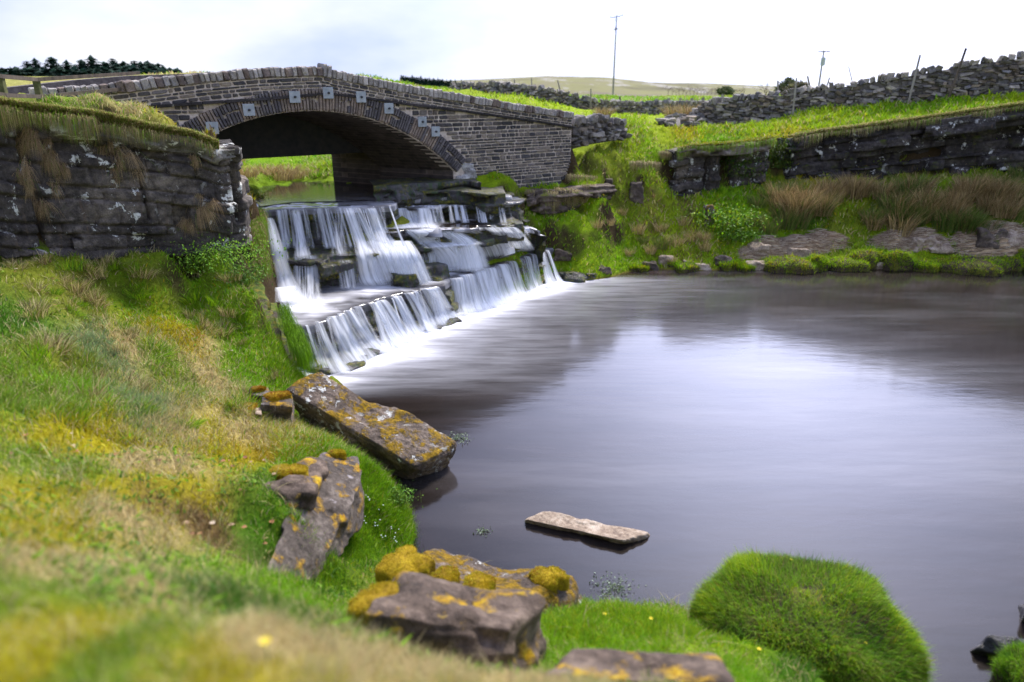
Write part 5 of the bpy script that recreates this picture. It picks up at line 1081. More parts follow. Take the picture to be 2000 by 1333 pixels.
def spray(name, p, n, L, label, seed, w=.007, green=.05, cols=((.50, .37, .20), (.24, .15, .075))):
    r_ = np.random.RandomState(seed); cl = r_.randn(7, 3) * (.11, .02, .11) * (L / .4); k = r_.randint(7, size=n); P = p + cl[k] + r_.randn(n, 3) * (.025, .02, .03)
    fan = (r_.randn(7) * .35)[k] + .28 * r_.randn(n); Ln = L * (.35 + .8 * r_.rand(n)) * (.7 + .5 * r_.rand(7))[k]; out_ = .25 + .35 * r_.rand(n)
    m = r_.rand(n)[:, None]; c = (np.array(cols[0]) * m + np.array(cols[1]) * (1 - m)) * (.55 + .8 * r_.rand(n)[:, None]); g = r_.rand(n) < green; c[g] = np.array(PAL['lush']) * .7
    fa = r_.rand(n) * np.pi; sd_ = np.stack([np.cos(fa), np.sin(fa) * .4, 0 * fa], 1); rows = []
    for q, (a, b) in enumerate([(0, 0), (.35, .12), (.75, -.30), (1.0, -.95)]):
        cc = P + np.stack([fan * a * Ln, -out_ * a * .55 * Ln, b * Ln], 1); ww = w * (1 - q / 3.6) * .5
        rows += [cc - sd_ * ww, cc + sd_ * ww] if q < 3 else [cc]
    V = np.stack(rows, 1); F = (np.array([(0, 1, 3), (0, 3, 2), (2, 3, 5), (2, 5, 4), (4, 5, 6)])[None] + (np.arange(n) * 7)[:, None, None]).reshape(-1, 3)
    return tag(obj(name, mesh_np(name, V.reshape(-1, 3), F, np.repeat(c, 7, 0)), M_dry), label, 'dry grass')
# clumps of dead grass hanging on the left rock face, each placed on the face
def on_face(C, px, py, out=.10):        # point on the vertical plane of a rock face
    u, f, d = ray(px, py); best = None
    for a, b in zip(C[:-1], C[1:]):
        A = np.array([[u, -(b[0] - a[0])], [f, -(b[1] - a[1])]]); k, tt = np.linalg.solve(A, np.array(a[:2]))
        if -.05 <= tt <= 1.05: best = np.array([u * k, f * k - out, CAM_H + d * k])
    return best
for k, (a, b, L, n, lb) in enumerate([(62,272,.40,700,'bushy dry grass clump high in the left crack of the cliff'),(100,300,.48,800,'long dry grass spray right of the left crack of the cliff'),(125,330,.30,350,'dry grass hanging below the long spray on the cliff'),
                                     (45,335,.34,380,'dry grass tuft halfway down the left crack of the cliff'),(55,360,.30,350,'lower dry grass tuft in the left crack of the cliff'),(85,400,.34,420,'lowest dry grass tuft in the left crack of the cliff'),
                                     (110,365,.26,260,'small dry grass wisp beside the white lichen on the cliff'),(232,288,.62,420,'long narrow dry grass strand down the middle of the cliff'),(236,330,.45,260,'end of the narrow dry grass strand on the cliff'),
                                     (268,340,.35,90,'thin dry wisp right of the long strand on the cliff'),(385,315,.3,300,'dry grass at the top of the dark cleft'),(388,405,.50,700,'broad dry grass clump spilling from the foot of the dark cleft'),(372,440,.32,420,'dry grass clump at the foot of the cliff cleft'),
                                     (412,300,.2,260,'dry grass under the cap stone at the cliff corner')]):
    p = on_face(LC, a, b, .05)
    if p is not None: spray('dry_grass_tuft', p, int(n * .8), L * .8, lb, 90 + k)
# brown skirts on the bank to the right of the falls
for k, (x0, x1, yy, zz, L, n, lb) in enumerate([(1032,1085,376,24.0,.62,1500,'thick brown grass skirt hanging over the small crag by the falls'),(1088,1135,374,24.2,.5,1000,'second brown grass skirt on the small crag, right of the thick one'),
                                       (1140,1180,364,24.9,.3,500,'short brown fringe at the right end of the small crag'),(1288,1325,300,27.8,.6,900,'long brown grass curtain left of the low outcrop'),(1110,1160,345,25.6,.35,500,'brown tuft on the slope above the small crag'),(1230,1285,320,27.6,.4,500,'brown dead grass in the gully between bank and outcrop')]):
    A_, B_ = hit(x0, yy, 20), hit(x1, yy + 4, 20); A_[1] -= .12; B_[1] -= .12; A_[2] += .05; B_[2] += .05
    hang('dry_grass_tuft', [tuple(A_), tuple(B_)], n, L, lb, (-.1, -1), 120 + k, w=.018, green=.08, spread=.25)
# overhang at the mound left of the lowest step and the stream edge
hang('hanging_grass', [(-4.35,12.7,1.22),(-4.72,13.4,1.42),(-5.05,14.1,1.68)], 2600, .52, 'long green grass hanging over the bank edge beside the lowest fall', (1, -.4), 150, cols=(np.array(PAL['lush']), np.array(PAL['deep'])), w=.009, green=.6, spread=.2)
hang('hanging_grass', [(-5.72,15.0,2.2),(-6.25,16.1,2.78),(-6.57,17.1,2.98),(-6.85,18.1,3.08)], 3600, .5, 'green and brown grass hanging on the rock wall left of the waterfall', (1, -.3), 151, w=.012, green=.55, spread=.25)

PAL['rust'] = (.32, .14, .01); PAL['moss'] = (.46, .33, .008)
M_mossy = rock_mat('moss_cushion', (.16, .09, .005), (.34, .22, .006), (.48, .34, .01), rough=.95, sc=3)
# ---- tussocks: a dome of sod with its own blades
def tussock(px, py, wm, hm, label, n, pal, p, bh, bw, seed, z0=None, dm=None, group=None, flowers=0, steep=3.0, lb=1.0):
    r_ = np.random.RandomState(seed); c0_ = hit(px, py, 4) if z0 is None else aZ(px, py, z0); dm = dm or wm * .8
    root_ = thing('grass_tussock', label, 'grass tussock', c0_, 0, group)
    m, q = 40, 16; th = np.linspace(0, 2 * np.pi, m + 1); v = np.linspace(0, 1, q)
    TH, Vv = np.meshgrid(th, v, indexing='ij'); rad = np.sin(Vv * np.pi / 2) ** .8; hh = (1 - Vv ** steep) ** (1 / 1.6)
    lob = 1 + lb * .20 * vnoise(np.cos(TH) * 1.5 + seed, np.sin(TH) * 1.5, 0) + lb * .12 * vnoise(np.cos(TH) * 4, np.sin(TH) * 4, seed)
    X = np.cos(TH) * rad * wm / 2 * lob; Y = np.sin(TH) * rad * dm / 2 * lob; Z = hh * hm * (1 + .18 * vnoise(X * 2.2 / wm * 2, Y * 2.2 / wm * 2, seed)) - .12 * (Vv > .98)
    o = obj('sod', mesh_np('sod', np.stack([X.ravel(), Y.ravel(), Z.ravel()], 1), grid_faces(m + 1, q)[:, ::-1]), M_soil if bh > .03 else M_mossy, root_)
    G = np.stack([X, Y, Z], -1); wgt = rad[:-1, :-1].ravel() + .03; cell = r_.choice(len(wgt), p=wgt / wgt.sum(), size=n); ci, cj = np.unravel_index(cell, rad[:-1, :-1].shape)
    a, b = r_.rand(n, 1), r_.rand(n, 1); P = G[ci, cj] * (1 - a) * (1 - b) + G[ci + 1, cj] * a * (1 - b) + G[ci, cj + 1] * (1 - a) * b + G[ci + 1, cj + 1] * a * b
    cz = np.clip(fbm(P[:, 0] * 2.5 / wm * 2, P[:, 1] * 2.5 / wm * 2, seed, 3) + .35 * r_.randn(n) * .6 + .5, 0, .999); cp = np.cumsum(p); pi_ = np.searchsorted(cp / cp[-1], cz)
    c = np.array([PAL[q_] for q_ in pal])[pi_.clip(0, len(pal) - 1)] * (.55 + .8 * r_.rand(n)[:, None])
    dr = P[:, :2] / (np.linalg.norm(P[:, :2], axis=1)[:, None] + 1e-6) * np.clip(np.linalg.norm(P[:, :2], axis=1)[:, None] / (wm / 2), 0, 1) * 1.2
    blade_obj('blades', P, bh * (.45 + .9 * r_.rand(n)), bw, np.clip(c, .003, .7), lean=.9, droop=.2, rs=r_, dirs=dr).parent = root_
    if bh > .03: nf = n // 12; blade_obj('blades', P[:nf], bh * (1.2 + 1.3 * r_.rand(nf)), bw * .7, np.clip(c[:nf] * 1.25, .003, .7), lean=.6, droop=.1, rs=r_, dirs=dr[:nf]).parent = root_
    return root_, G
big, GB = tussock(1552, 1294, 2.3, .84, 'big round green grass tussock rising from the water at the bottom right', 42000, ('deep', 'mid', 'dead', 'lush', 'olive', 'deep', 'lush', 'yel', 'bright'), (.16, .16, .07, .16, .10, .12, .13, .04, .06), .085, .0065, 300, z0=.0, dm=1.9, steep=3.2, lb=.55)
tussock(2012, 1345, .8, .34, 'mossy green tussock cut by the bottom right corner', 5000, ('deep', 'lush', 'mid'), (.4, .4, .2), .07, .006, 305, z0=0)
tl = [(1240,525,1.03,0.26),(1330,523,1.03,0.30),(1425,523,0.80,0.26),(1540,525,1.95,0.58),(1590,525,1.15,0.49),(1650,523,1.26,0.64),(1690,518,1.38,0.72),(1745,523,1.15,0.58),(1800,525,1.38,0.44),(1845,521,1.03,0.39),(1900,525,2.30,0.72),(1960,521,1.72,0.52),(2010,523,1.38,0.58),(1450,525,0.69,0.23)]
tn = ['low flat','low','small','wide','rounded','tall','tallest','dark','broad','small low','largest dark','mid sized','edge of frame','tiny']
for k, (a, b, wm, hm) in enumerate(tl):
    wm *= 1.0 + .3 * ((k * 3) % 4 - 1.5) / 2; hm *= (.5 + .5 * ((k * 7) % 5) / 4); tussock(a, b, wm, hm, '%s green tussock at the far shore, number %d from the left' % (tn[k], k + 1), 1500, ('lush', 'bright', 'olive', 'bright', 'yel'), (.3, .35, .1, .2, .05), .09, .022, 310 + k, z0=.02, group='grass tussocks along the far shore', steep=1.8, lb=1.9)
# moss cushions on near rocks
for k, (a, b, z_, wm, hm, lb) in enumerate([(790,1105,1.25,.52,.19,'large yellow moss cushion on the left end of the broad dark rock'),(745,1175,2.2,.36,.12,'bright yellow moss cushion on the left shoulder of the blurred brown rock'),(865,1130,1.15,.24,.10,'small orange moss cushion on the broad dark rock, left of its middle'),(935,1145,1.10,.26,.10,'orange moss cushion at the middle of the broad dark rock'),(1070,1130,.85,.3,.09,'rusty moss cushion near the right end of the broad dark rock'),(540,775,1.68,.26,.07,'rusty orange moss cushion on the squarish grey rock'),(505,762,1.62,.16,.06,'dark rusty moss cushion on the little dark rock'),(465,800,1.6,.40,.06,'flat orange brown moss cushion in the grass left of the squarish grey rock'),(560,925,1.88,.3,.08,'orange lichen and moss cushion on the low rock sunk in the bank'),(655,890,1.55,.16,.08,'little orange moss cushion on the tip of the leaning blade')]):
    r0, _ = tussock(a, b, wm * 1.25, hm * .7, lb, 2600, ('moss', 'yel', 'rust') if k not in (5, 6, 7) else ('rust', 'moss', 'rust'), (.55, .35, .10), .016, .006, 350 + k, z0=z_, steep=1.5, lb=1.8); r0.name = 'moss_cushion'; r0['category'] = 'moss'
# ---- mounds and fringes of grass along the near shore
def patch(pts, n, h, w, label, pal, p, seed, r=.35, y0=3, name='grass_tuft', lean=.6, flow=None):
    r_ = np.random.RandomState(seed); C = np.array([hit(a, b, y0) for a, b in pts]); i = r_.randint(len(C), size=n); x = C[i, 0] + r * r_.randn(n) * .6; y = C[i, 1] + r * r_.randn(n) * .6; z = H(x, y); k = z > -.15; x, y, z = x[k], y[k], z[k]; n = len(x)
    c = np.array([PAL[q] for q in pal])[r_.choice(len(pal), p=np.array(p) / sum(p), size=n)] * (.55 + .8 * r_.rand(n)[:, None])
    o = blade_obj(name, np.stack([x, y, z - .01], 1), h * (.45 + .9 * r_.rand(n)), w, c, lean=lean, droop=.15, rs=r_); return tag(o, label, 'grass', kind='stuff')
patch([(730,930),(755,955),(700,910),(770,985),(740,1000),(785,1020),(720,970),(700,1050),(660,1070),(620,1100),(700,1090),(770,1050)], 22000, .13, .006, 'rich green grass growing between the bank edge and the pool', ('lush','bright','deep'), (.5,.2,.3), 400, .28)
patch([(1080,1225),(1130,1215),(1180,1205),(1230,1205),(1280,1215),(1330,1240),(1380,1260),(1250,1240),(1150,1240)], 16000, .13, .006, 'fresh green grass along the near shore left of the big tussock', ('lush','bright','deep','yel'), (.45,.3,.15,.1), 401, .28)
patch([(580,745),(600,760),(560,735),(600,790),(560,700),(550,690)], 7000, .2, .007, 'tall bright grass between the mound and the long boulder', ('lush','bright','deep','olive'), (.45,.2,.2,.15), 402, .3)
patch([(640,820),(660,840),(690,870),(640,845)], 2500, .12, .008, 'small leafy green growth under the long boulder', ('lush','bright','deep'), (.4,.4,.2), 403, .15)

# ---- rushes
def rush_mesh(name, n, h, spread, seed, pal, p, w=.016):
    r_ = np.random.RandomState(seed); a = r_.rand(n) * 6.28; r = spread * np.sqrt(r_.rand(n)); P = np.stack([r * np.cos(a), r * np.sin(a), -.05 + 0 * r], 1)
    c = np.array(pal)[r_.choice(len(pal), p=p, size=n)] * (.6 + .7 * r_.rand(n)[:, None]); d = P[:, :2] / spread
    v, f, cc = blades(P, h * (.55 + .6 * r_.rand(n)), w, c, lean=.5, droop=.06, dirs=d * 1.1, rs=r_, segs=3); return mesh_np(name, v, f, cc)
BRN = [(.36, .25, .11), (.50, .37, .18), (.20, .13, .055), (.13, .17, .03)]; GRN = [(.11, .18, .03), (.17, .22, .04), (.32, .22, .09), (.07, .12, .02)]
rush = [rush_mesh('rush_clump', 260, .85, .30, 500, BRN, [.4, .3, .2, .1]), rush_mesh('rush_clump', 260, .75, .34, 501, BRN, [.4, .3, .2, .1]), rush_mesh('rush_clump', 240, .70, .34, 502, GRN, [.35, .25, .25, .15]), rush_mesh('rush_clump', 150, .5, .26, 503, [BRN[1], STRAW, BRN[0]], [.4, .3, .3])]
RL = ['clump of tall brown rushes on the slope under the long cliff', 'clump of tall brown rushes on the slope under the long cliff', 'clump of greenish rushes on the slope under the long cliff', 'small pale dead grass clump on the bank right of the waterfall']
r_ = np.random.RandomState(8)
def put_rush(px, py, kind, sc, label, group):
    p = hit(px, py, 18); o = obj('rush_clump', rush[kind], M_dry); o.location = [float(q) for q in p]; o.rotation_euler = (0, 0, r_.rand() * 6.28); o.scale = (sc, sc, sc * (.85 + .3 * r_.rand())); return tag(o, label, 'rushes', group)
for k in range(135):
    a = 1520 + 470 * r_.rand(); b = 372 + 85 * r_.rand(); 
    cl = vnoise(a * .012, b * .03, 4)
    if cl < -.25: continue
    kd = 0 if r_.rand() < .42 else (1 if r_.rand() < .55 else 2)
    if b > 435 or abs(a - 1740) < 22: kd = 2 if r_.rand() < .6 else kd
    put_rush(a, b, kd, .9 + .5 * r_.rand(), RL[kd], 'rushes on the slope below the right cliff')
for a, b in [(1990,350),(1960,370),(2000,400),(1500,390),(1480,405),(1520,420),(1470,440),(1500,455),(1975,430),(1560,445)]: put_rush(a, b, 2, .9, RL[2], 'rushes on the slope below the right cliff')
for k, (a, b, kd, s_) in enumerate([(1165,445,3,.7),(1190,440,3,.6),(1245,455,3,.9),(1290,450,3,.8),(1320,480,3,1.0),(1350,470,3,.9),(1270,495,3,.7),(1230,500,3,.6),(1335,440,3,.8),(1215,420,3,.6),(1375,490,3,.8),(1310,515,3,.6),(1255,478,2,.6),(1290,485,2,.7),(1140,395,3,.5),(1375,470,3,.8)]):
    put_rush(a, b, kd, s_, RL[3], 'dead grass clumps on the bank right of the falls')
for k, (a, b, s_, lb) in enumerate([(1047,191,1.6,'reddish rush clump against the long field wall, left of three'),(1066,196,1.3,'reddish rush clump against the long field wall, middle of three'),(1086,202,1.5,'reddish rush clump against the long field wall, right of three'),(1318,232,1.3,'reddish rushes in front of the far wall by the rubble heap, left'),(1345,232,1.3,'reddish rushes in front of the far wall by the rubble heap, right'),(1178,230,1.0,'low dry clump in the field behind the broken wall')]):
    p = hit(a, b, 26); o = obj('rush_clump', rush[0], M_dry); o.location = [float(q) for q in p]; o.scale = (s_ * 1.3, s_, s_ * .8); tag(o, lb, 'rushes')
# rushes on the meadow behind the arch
for k in range(9):
    a, b = [(445,315),(460,320),(440,325),(480,345),(520,342),(560,340),(575,348),(600,345),(545,350),(620,340),(640,338),(500,350),(455,340),(530,352)][k]
    p = hit(a, b, 24); o = obj('rush_clump', rush[3], M_dry); o.location = [float(q) for q in p]; s_ = .8 + .5 * r_.rand(); o.scale = (s_ * 1.5, s_, s_ * .8); tag(o, 'straw coloured grass clump on the meadow seen through the arch', 'dry grass', 'grass clumps seen through the arch')

# small tufts on the left bank
r_ = np.random.RandomState(19); tuf = [rush_mesh('grass_tuft', 220, .26, .13, 510, [PAL['straw'], PAL['dead'], PAL['olive']], [.5, .3, .2], .006), rush_mesh('grass_tuft', 220, .22, .13, 511, [PAL['lush'], PAL['deep'], PAL['bright']], [.4, .3, .3], .006)]
for k in range(64):
    a, b = 20 + 480 * r_.rand(), 515 + 130 * r_.rand() ** 1.3
    if k > 40: a, b = 30 + 520 * r_.rand(), 640 + 200 * r_.rand()
    p = hit(a, b, 4); s_ = .7 + .7 * r_.rand(); kd = 0 if r_.rand() < .6 else 1
    if p[2] < .4 or p[1] > 14.6: continue
    o = obj('grass_tuft', tuf[kd], M_blade); o.location = [float(q) for q in p]; o.scale = (s_ * 1.3, s_ * 1.3, s_ * .75); o.rotation_euler = (.3 * r_.randn(), .3 * r_.randn(), r_.rand() * 6); tag(o, ['dry straw grass tuft on the left bank below the cliff', 'green grass tuft on the left bank below the cliff'][kd], 'grass tuft', 'grass tufts on the left bank')
# ---- leafy plants
def leafy(px, py, wm, hm, n, ls, label, cols, seed, y0=8, name='leafy_plant', zoff=0, mat=None, water=False):
    r_ = np.random.RandomState(seed); p = hit(px, py, y0) if not water else aZ(px, py, 0); P = r_.randn(n, 3) * (wm * .36, wm * .3, .3 * hm) + (0, 0, hm * .5); P[:, 2] = np.abs(P[:, 2]); s = ls * (.6 + .8 * r_.rand(n)); base = np.array([(0, -1, 0), (.55, 0, .12), (0, 1.1, 0), (-.55, 0, .12)])
    V = np.empty((n, 4, 3))
    for k in range(n):
        M = np.array(Matrix.Rotation(r_.rand() * 6.28, 3, 'Z') @ Matrix.Rotation(.9 * r_.randn(), 3, 'X')); V[k] = base @ M.T * s[k] + P[k]
    c = np.array(cols)[r_.randint(len(cols), size=n)] * (.6 + .7 * r_.rand(n)[:, None]); F = (np.array([(0, 1, 2, 3)])[None] + (np.arange(n) * 4)[:, None, None]).reshape(-1, 4)
    gz = 0.0 if water else float(H(p[0], p[1])); V = V + np.array([p[0], p[1], gz + zoff]); root_ = thing(name, label, 'plant', (p[0], p[1], gz))
    attach(obj('leaves', mesh_np('leaves', V.reshape(-1, 3), F, np.repeat(c, 4, 0), smooth=False), mat or M_blade), root_)
    if water: return root_
    st = np.stack([P[:120, 0] * .6, P[:120, 1] * .6, 0 * P[:120, 0]], 1); v, f, cc = blades(st, hm * .9, .006 + ls * .1, np.tile([.08, .12, .02], (len(st), 1)), lean=.3, rs=r_); obj('stems', mesh_np('stems', v, f, cc), M_dry, root_)
    return root_
BG = [(.16, .34, .02), (.10, .25, .02), (.24, .42, .03)]
leafy(985, 425, .34, .45, 260, .035, 'bright lime green leafy plant at the right end of the falls', BG, 600, 20)
leafy(438, 515, 1.5, .45, 1500, .026, 'wide patch of small leaved green plants at the foot of the cliff corner', BG, 601, 11)
leafy(385, 525, .9, .3, 600, .024, 'low green leafy plant under the cliff, left of the wide patch', BG, 602, 11)
leafy(468, 555, .8, .4, 600, .03, 'leafy green plant at the edge above the middle fall', [(.07, .17, .02), (.12, .24, .02)], 603, 11)
leafy(1412, 440, 1.9, .6, 1900, .05, 'bright leafy patch dotted with yellow flowers beside the mossy stone post', [(.16, .34, .01), (.10, .25, .01), (.30, .42, .01)], 604, 20)
leafy(1440, 470, 1.2, .4, 800, .05, 'leafy green plant patch below the bright flowering patch', [(.07, .18, .01), (.12, .26, .01)], 605, 20)
leafy(1440, 345, 1.4, 1.0, 1500, .05, 'dark green leafy creeper hanging in the gap of the outcrop', [(.03, .08, .01), (.06, .13, .01), (.10, .14, .01)], 606, 27)
leafy(1518, 330, 1.0, 1.2, 1200, .05, 'dark leafy growth in the cleft between outcrop and long cliff', [(.03, .07, .01), (.06, .12, .01), (.10, .14, .01)], 607, 27)
leafy(645, 832, .42, .22, 300, .028, 'small green leafy plant tucked under the long boulder', BG, 608, 7)
leafy(775, 985, .35, .25, 500, .02, 'small leafed green plants at the water edge near the bank', [(.08, .2, .01), (.14, .26, .02)], 609, 7)
leafy(508, 400, .5, .35, 300, .03, 'green leafy tuft on the earth bank above the upper fall', [(.09, .2, .01), (.15, .2, .01)], 610, 14)

PW = [(.16, .22, .12), (.10, .14, .06), (.28, .34, .24)]
leafy(1200, 1148, .34, .03, 220, .016, 'floating patch of pondweed in the pool near the bottom bank', PW, 620, 4, 'pondweed', water=True)
leafy(942, 1038, .16, .02, 70, .016, 'small floating pondweed patch left of the flat pale rock', PW, 621, 4, 'pondweed', water=True)
leafy(896, 858, .30, .05, 160, .018, 'grey green weed floating round the lower tip of the long boulder', PW, 622, 4, 'pondweed', water=True)
# ---- flowers
def flower(p, s, col, label, name, seed, group):
    root_ = thing(name, label, 'flower', p, 0, group); b = bmesh.new()
    for k in range(5):
        a = k * 1.2566; q = [b.verts.new((math.cos(a + e) * s * r, math.sin(a + e) * s * r, z)) for e, r, z in ((0, .1, 0), (-.5, .7, .2 * s), (0, 1.05, .25 * s), (.5, .7, .2 * s))]; b.faces.new(q)
    o = obj('petals', b, col, root_); o.location = (0, 0, .10)
    b = bmesh.new(); bmesh.ops.create_cone(b, cap_ends=True, segments=5, radius1=.003, radius2=.003, depth=.12); bmesh.ops.translate(b, vec=(0, 0, .04), verts=b.verts[:]); obj('stem', b, M_stem, root_); return root_
t = Mt('yellow_petal'); M_yel = t.out((.75, .58, .01), .5); t = Mt('green_stem'); M_stem = t.out((.08, .16, .02), .7); t = Mt('white_petal'); M_whi = t.out((.8, .8, .76), .6)
for k, (a, b) in enumerate([(1345,1145),(1560,1085),(1553,1086),(1538,1088),(1775,1140),(1700,1265),(1490,1290)]):
    # on the tussock: find the dome height under the ray
    W_ = GB.reshape(-1, 3) + np.array(big.location); W_ = W_[(GB.reshape(-1, 3)[:, 2] > .3)]; fw = W_[:, 1] * _c - (W_[:, 2] - CAM_H) * _s; up_ = W_[:, 1] * _s + (W_[:, 2] - CAM_H) * _c
    i = int(np.argmin((1000 + FPX * W_[:, 0] / fw - a) ** 2 + (666.5 - FPX * up_ / fw - b) ** 2)); q_ = W_[i]
    flower((q_[0], q_[1], q_[2] - .06), .018, M_yel, 'tiny yellow flower on the big round tussock', 'yellow_flower', k, 'yellow flowers on the big tussock')
for k, (a, b) in enumerate([(525,1298),(1445,1240),(1480,1285),(1270,1225),(1180,1215)]):
    p = hit(a, b, 1.2); flower((p[0], p[1], p[2]), .022, M_yel, ['blurred yellow flower at the very bottom left of the bank', 'yellow flower between near grass and big tussock', 'lower yellow flower between near grass and big tussock', 'yellow flower in the near shore grass', 'yellow flower at the left of the near shore grass'][k], 'yellow_flower', k, None)
x = []; C = hit(742, 1040, 4)
P = np.array([C + (.5 * (r_.rand() - .5), .5 * (r_.rand() - .5), .0) for _ in range(26)]); P[:, 2] = H(P[:, 0], P[:, 1]) + .13 + .05 * r_.rand(26)
b = bmesh.new()
for p in P: bmesh.ops.create_icosphere(b, subdivisions=1, radius=.007 + .004 * r_.rand(), matrix=Matrix.Translation([float(q) for q in p]))
tag(obj('white_flowers', b, M_whi), 'cluster of tiny white flowers at the water edge under the bank', 'flowers', kind='stuff')
x, y, r = scatter(1500, 22, 31, 0, 40); z = H(x, y); k = keep_turf(x, y, z, 1.2) & (fbm(x * .5, y * .5, 1, 2) > .12); x, y, z = x[k], y[k], z[k]
b = bmesh.new()
for p in zip(x, y, z): bmesh.ops.create_icosphere(b, subdivisions=1, radius=.016, matrix=Matrix.Translation((float(p[0]), float(p[1]), float(p[2]) + .12)))
tag(obj('yellow_flowers', b, M_yel), 'tiny yellow flowers dotted over the green slope across the pool', 'flowers', kind='stuff')
# ------------------------------------------------------------------ poles, fences, far trees
t = Mt('grey_wood'); M_wood = t.out(t.ramp(t.noise(6, 5, .7, t.vec((1, 1, .15))), (.3, (.14, .12, .10)), (.7, (.36, .33, .29))), .9)
t = Mt('dark_wood'); M_dwood = t.out(t.ramp(t.noise(6, 5, .7, t.vec((1, 1, .15))), (.3, (.035, .028, .022)), (.7, (.13, .10, .075))), .9)
t = Mt('green_wood'); M_gwood = t.out(t.ramp(t.noise(9, 5, .7), (.3, (.05, .055, .02)), (.7, (.16, .16, .06))), .9)
t = Mt('pale_metal'); M_pmet = t.out((.42, .44, .47), .5, None, .4); t = Mt('ceramic'); M_cer = t.out((.12, .07, .05), .3)
def tube(b, a, c, r0, r1, n=8):
    a, c = Vector([float(q) for q in a]), Vector([float(q) for q in c]); d = (c - a); L = d.length
    m = Matrix.Translation((a + c) / 2) @ d.to_track_quat('Z', 'Y').to_matrix().to_4x4()
    bmesh.ops.create_cone(b, cap_ends=True, segments=n, radius1=r0, radius2=r1, depth=L, matrix=m)
def box(b, a, c, w, h):      # beam between two points
    a, c = Vector([float(q) for q in a]), Vector([float(q) for q in c]); d = (c - a); m = Matrix.Translation((a + c) / 2) @ d.to_track_quat('X', 'Z').to_matrix().to_4x4() @ Matrix.Diagonal((d.length, w, h, 1))
    bmesh.ops.create_cube(b, size=1, matrix=m)
def bobj(name, b, mat, root_): return attach(obj(name, b, mat), root_)
# tall utility pole
g = hit(1197, 186, 60); Yp = g[1]; tp_ = aY(1192, 31, Yp)
P_ = thing('utility_pole', 'tall wooden electricity pole with twin crossarms standing in the far field', 'utility pole', g)
b = bmesh.new(); tube(b, g - (0, 0, .5), (g[0], Yp, tp_[2]), .21, .12); bobj('pole', b, M_wood, P_)
b = bmesh.new(); box(b, (g[0] - 1.35, Yp - .16, tp_[2] - .45), (g[0] + 1.35, Yp - .16, tp_[2] + .0), .12, .14); bobj('crossarm', b, M_dwood, P_)
b = bmesh.new(); box(b, (g[0] - .55, Yp - .2, tp_[2] - 2.7), (g[0] + .5, Yp - .2, tp_[2] - 2.6), .25, .18); tube(b, (g[0] - .1, Yp - .3, tp_[2] - 3.0), (g[0] - .1, Yp - .3, tp_[2] - 2.2), .12, .12); bobj('bracket', b, M_dwood, P_)
for dx_ in (-1.25, 0, 1.25):
    b = bmesh.new(); zz = tp_[2] - .2 + dx_ * .17; tube(b, (g[0] + dx_, Yp - .16, zz), (g[0] + dx_, Yp - .16, zz + .32), .07, .05); bobj('insulator', b, M_cer, P_)
b = bmesh.new(); box(b, (g[0] - .7, Yp - .12, tp_[2] - .28), (g[0], Yp - .12, tp_[2] - 1.2), .05, .05); box(b, (g[0] + .7, Yp - .12, tp_[2] - .05), (g[0], Yp - .12, tp_[2] - 1.2), .05, .05); bobj('brace', b, M_dwood, P_)
# second pole with a transformer box
q0 = aY(1596, 190, 62); q1 = aY(1595, 99, 62)
P2 = thing('utility_pole', 'shorter electricity pole with a grey box behind the drystone wall', 'utility pole', (q0[0], 62, float(H(q0[0], 62))))
b = bmesh.new(); tube(b, (q0[0], 62, float(H(q0[0], 62)) - .5), (q0[0], 62, q1[2]), .09, .06); bobj('pole', b, M_wood, P2)
b = bmesh.new(); bmesh.ops.create_cube(b, size=1, matrix=Matrix.Translation((q0[0] - .05, 61.75, aY(1595, 121, 62)[2])) @ Matrix.Diagonal((.32, .3, .65, 1))); bmesh.ops.bevel(b, geom=b.edges[:], offset=.05, segments=2, affect='EDGES'); bobj('transformer_box', b, M_pmet, P2)
b = bmesh.new(); box(b, (q0[0] - .5, 61.9, q1[2] - .1), (q0[0] + .5, 61.9, q1[2] - .1), .08, .08); bobj('crossarm', b, M_dwood, P2)
# leaning poles and stakes by the walls
def stake(bx, by, tx, ty, Y, r, label, cat='stake', mat=None, group=None, ground=None):
    a = aY(bx, by, Y); c = aY(tx, ty, Y + .0); d = c - a; a2 = a - d * (.35 / max(np.linalg.norm(d), .3))
    b = bmesh.new(); tube(b, a2, c, r, r * .8, 7)
    for q in b.verts: q.co += Vector((.15 * r * vnoise(q.co.z * 3, 1, bx), 0, 0)).xyz
    return tag(obj('wooden_stake', b, mat or M_wood), label, cat, group)
stake(1852, 194, 1887, 95, 30.6, .055, 'long dark pole leaning against the high part of the tall drystone wall', mat=M_dwood)
stake(1773, 206, 1797, 108, 31.3, .05, 'long grey pole leaning against the wall, left of the dark pole')
stake(1548, 224, 1556, 153, 33.4, .045, 'upright grey stake in front of the tall wall near its middle')
stake(1585, 185, 1577, 149, 35.0, .05, 'short stake showing over the wall by the electricity pole')
stake(1520, 190, 1519, 158, 36.0, .05, 'short upright stake behind the low end of the tall wall')
stake(1614, 172, 1620, 152, 35.0, .04, 'thin leaning stake showing over the wall right of the electricity pole')
stake(1667, 170, 1657, 130, 34.5, .025, 'faint thin stake leaning left over the wall')
stake(1039, 182, 1038, 153, 46, .05, 'stake above the far field wall, nearest its highest bend')
stake(1096, 186, 1089, 157, 45, .05, 'leaning stake above the far field wall')
stake(1006, 170, 1004, 155, 47, .05, 'small stake at the left part of the far field wall')
stake(1153, 216, 1154, 174, 43.8, .05, 'tall stake in front of the far field wall')
stake(1213, 205, 1210, 189, 46, .06, 'small dark stake behind the far field wall', mat=M_dwood)
stake(902, 172, 901, 156, 49, .04, 'small stake at the far left end of the field wall')
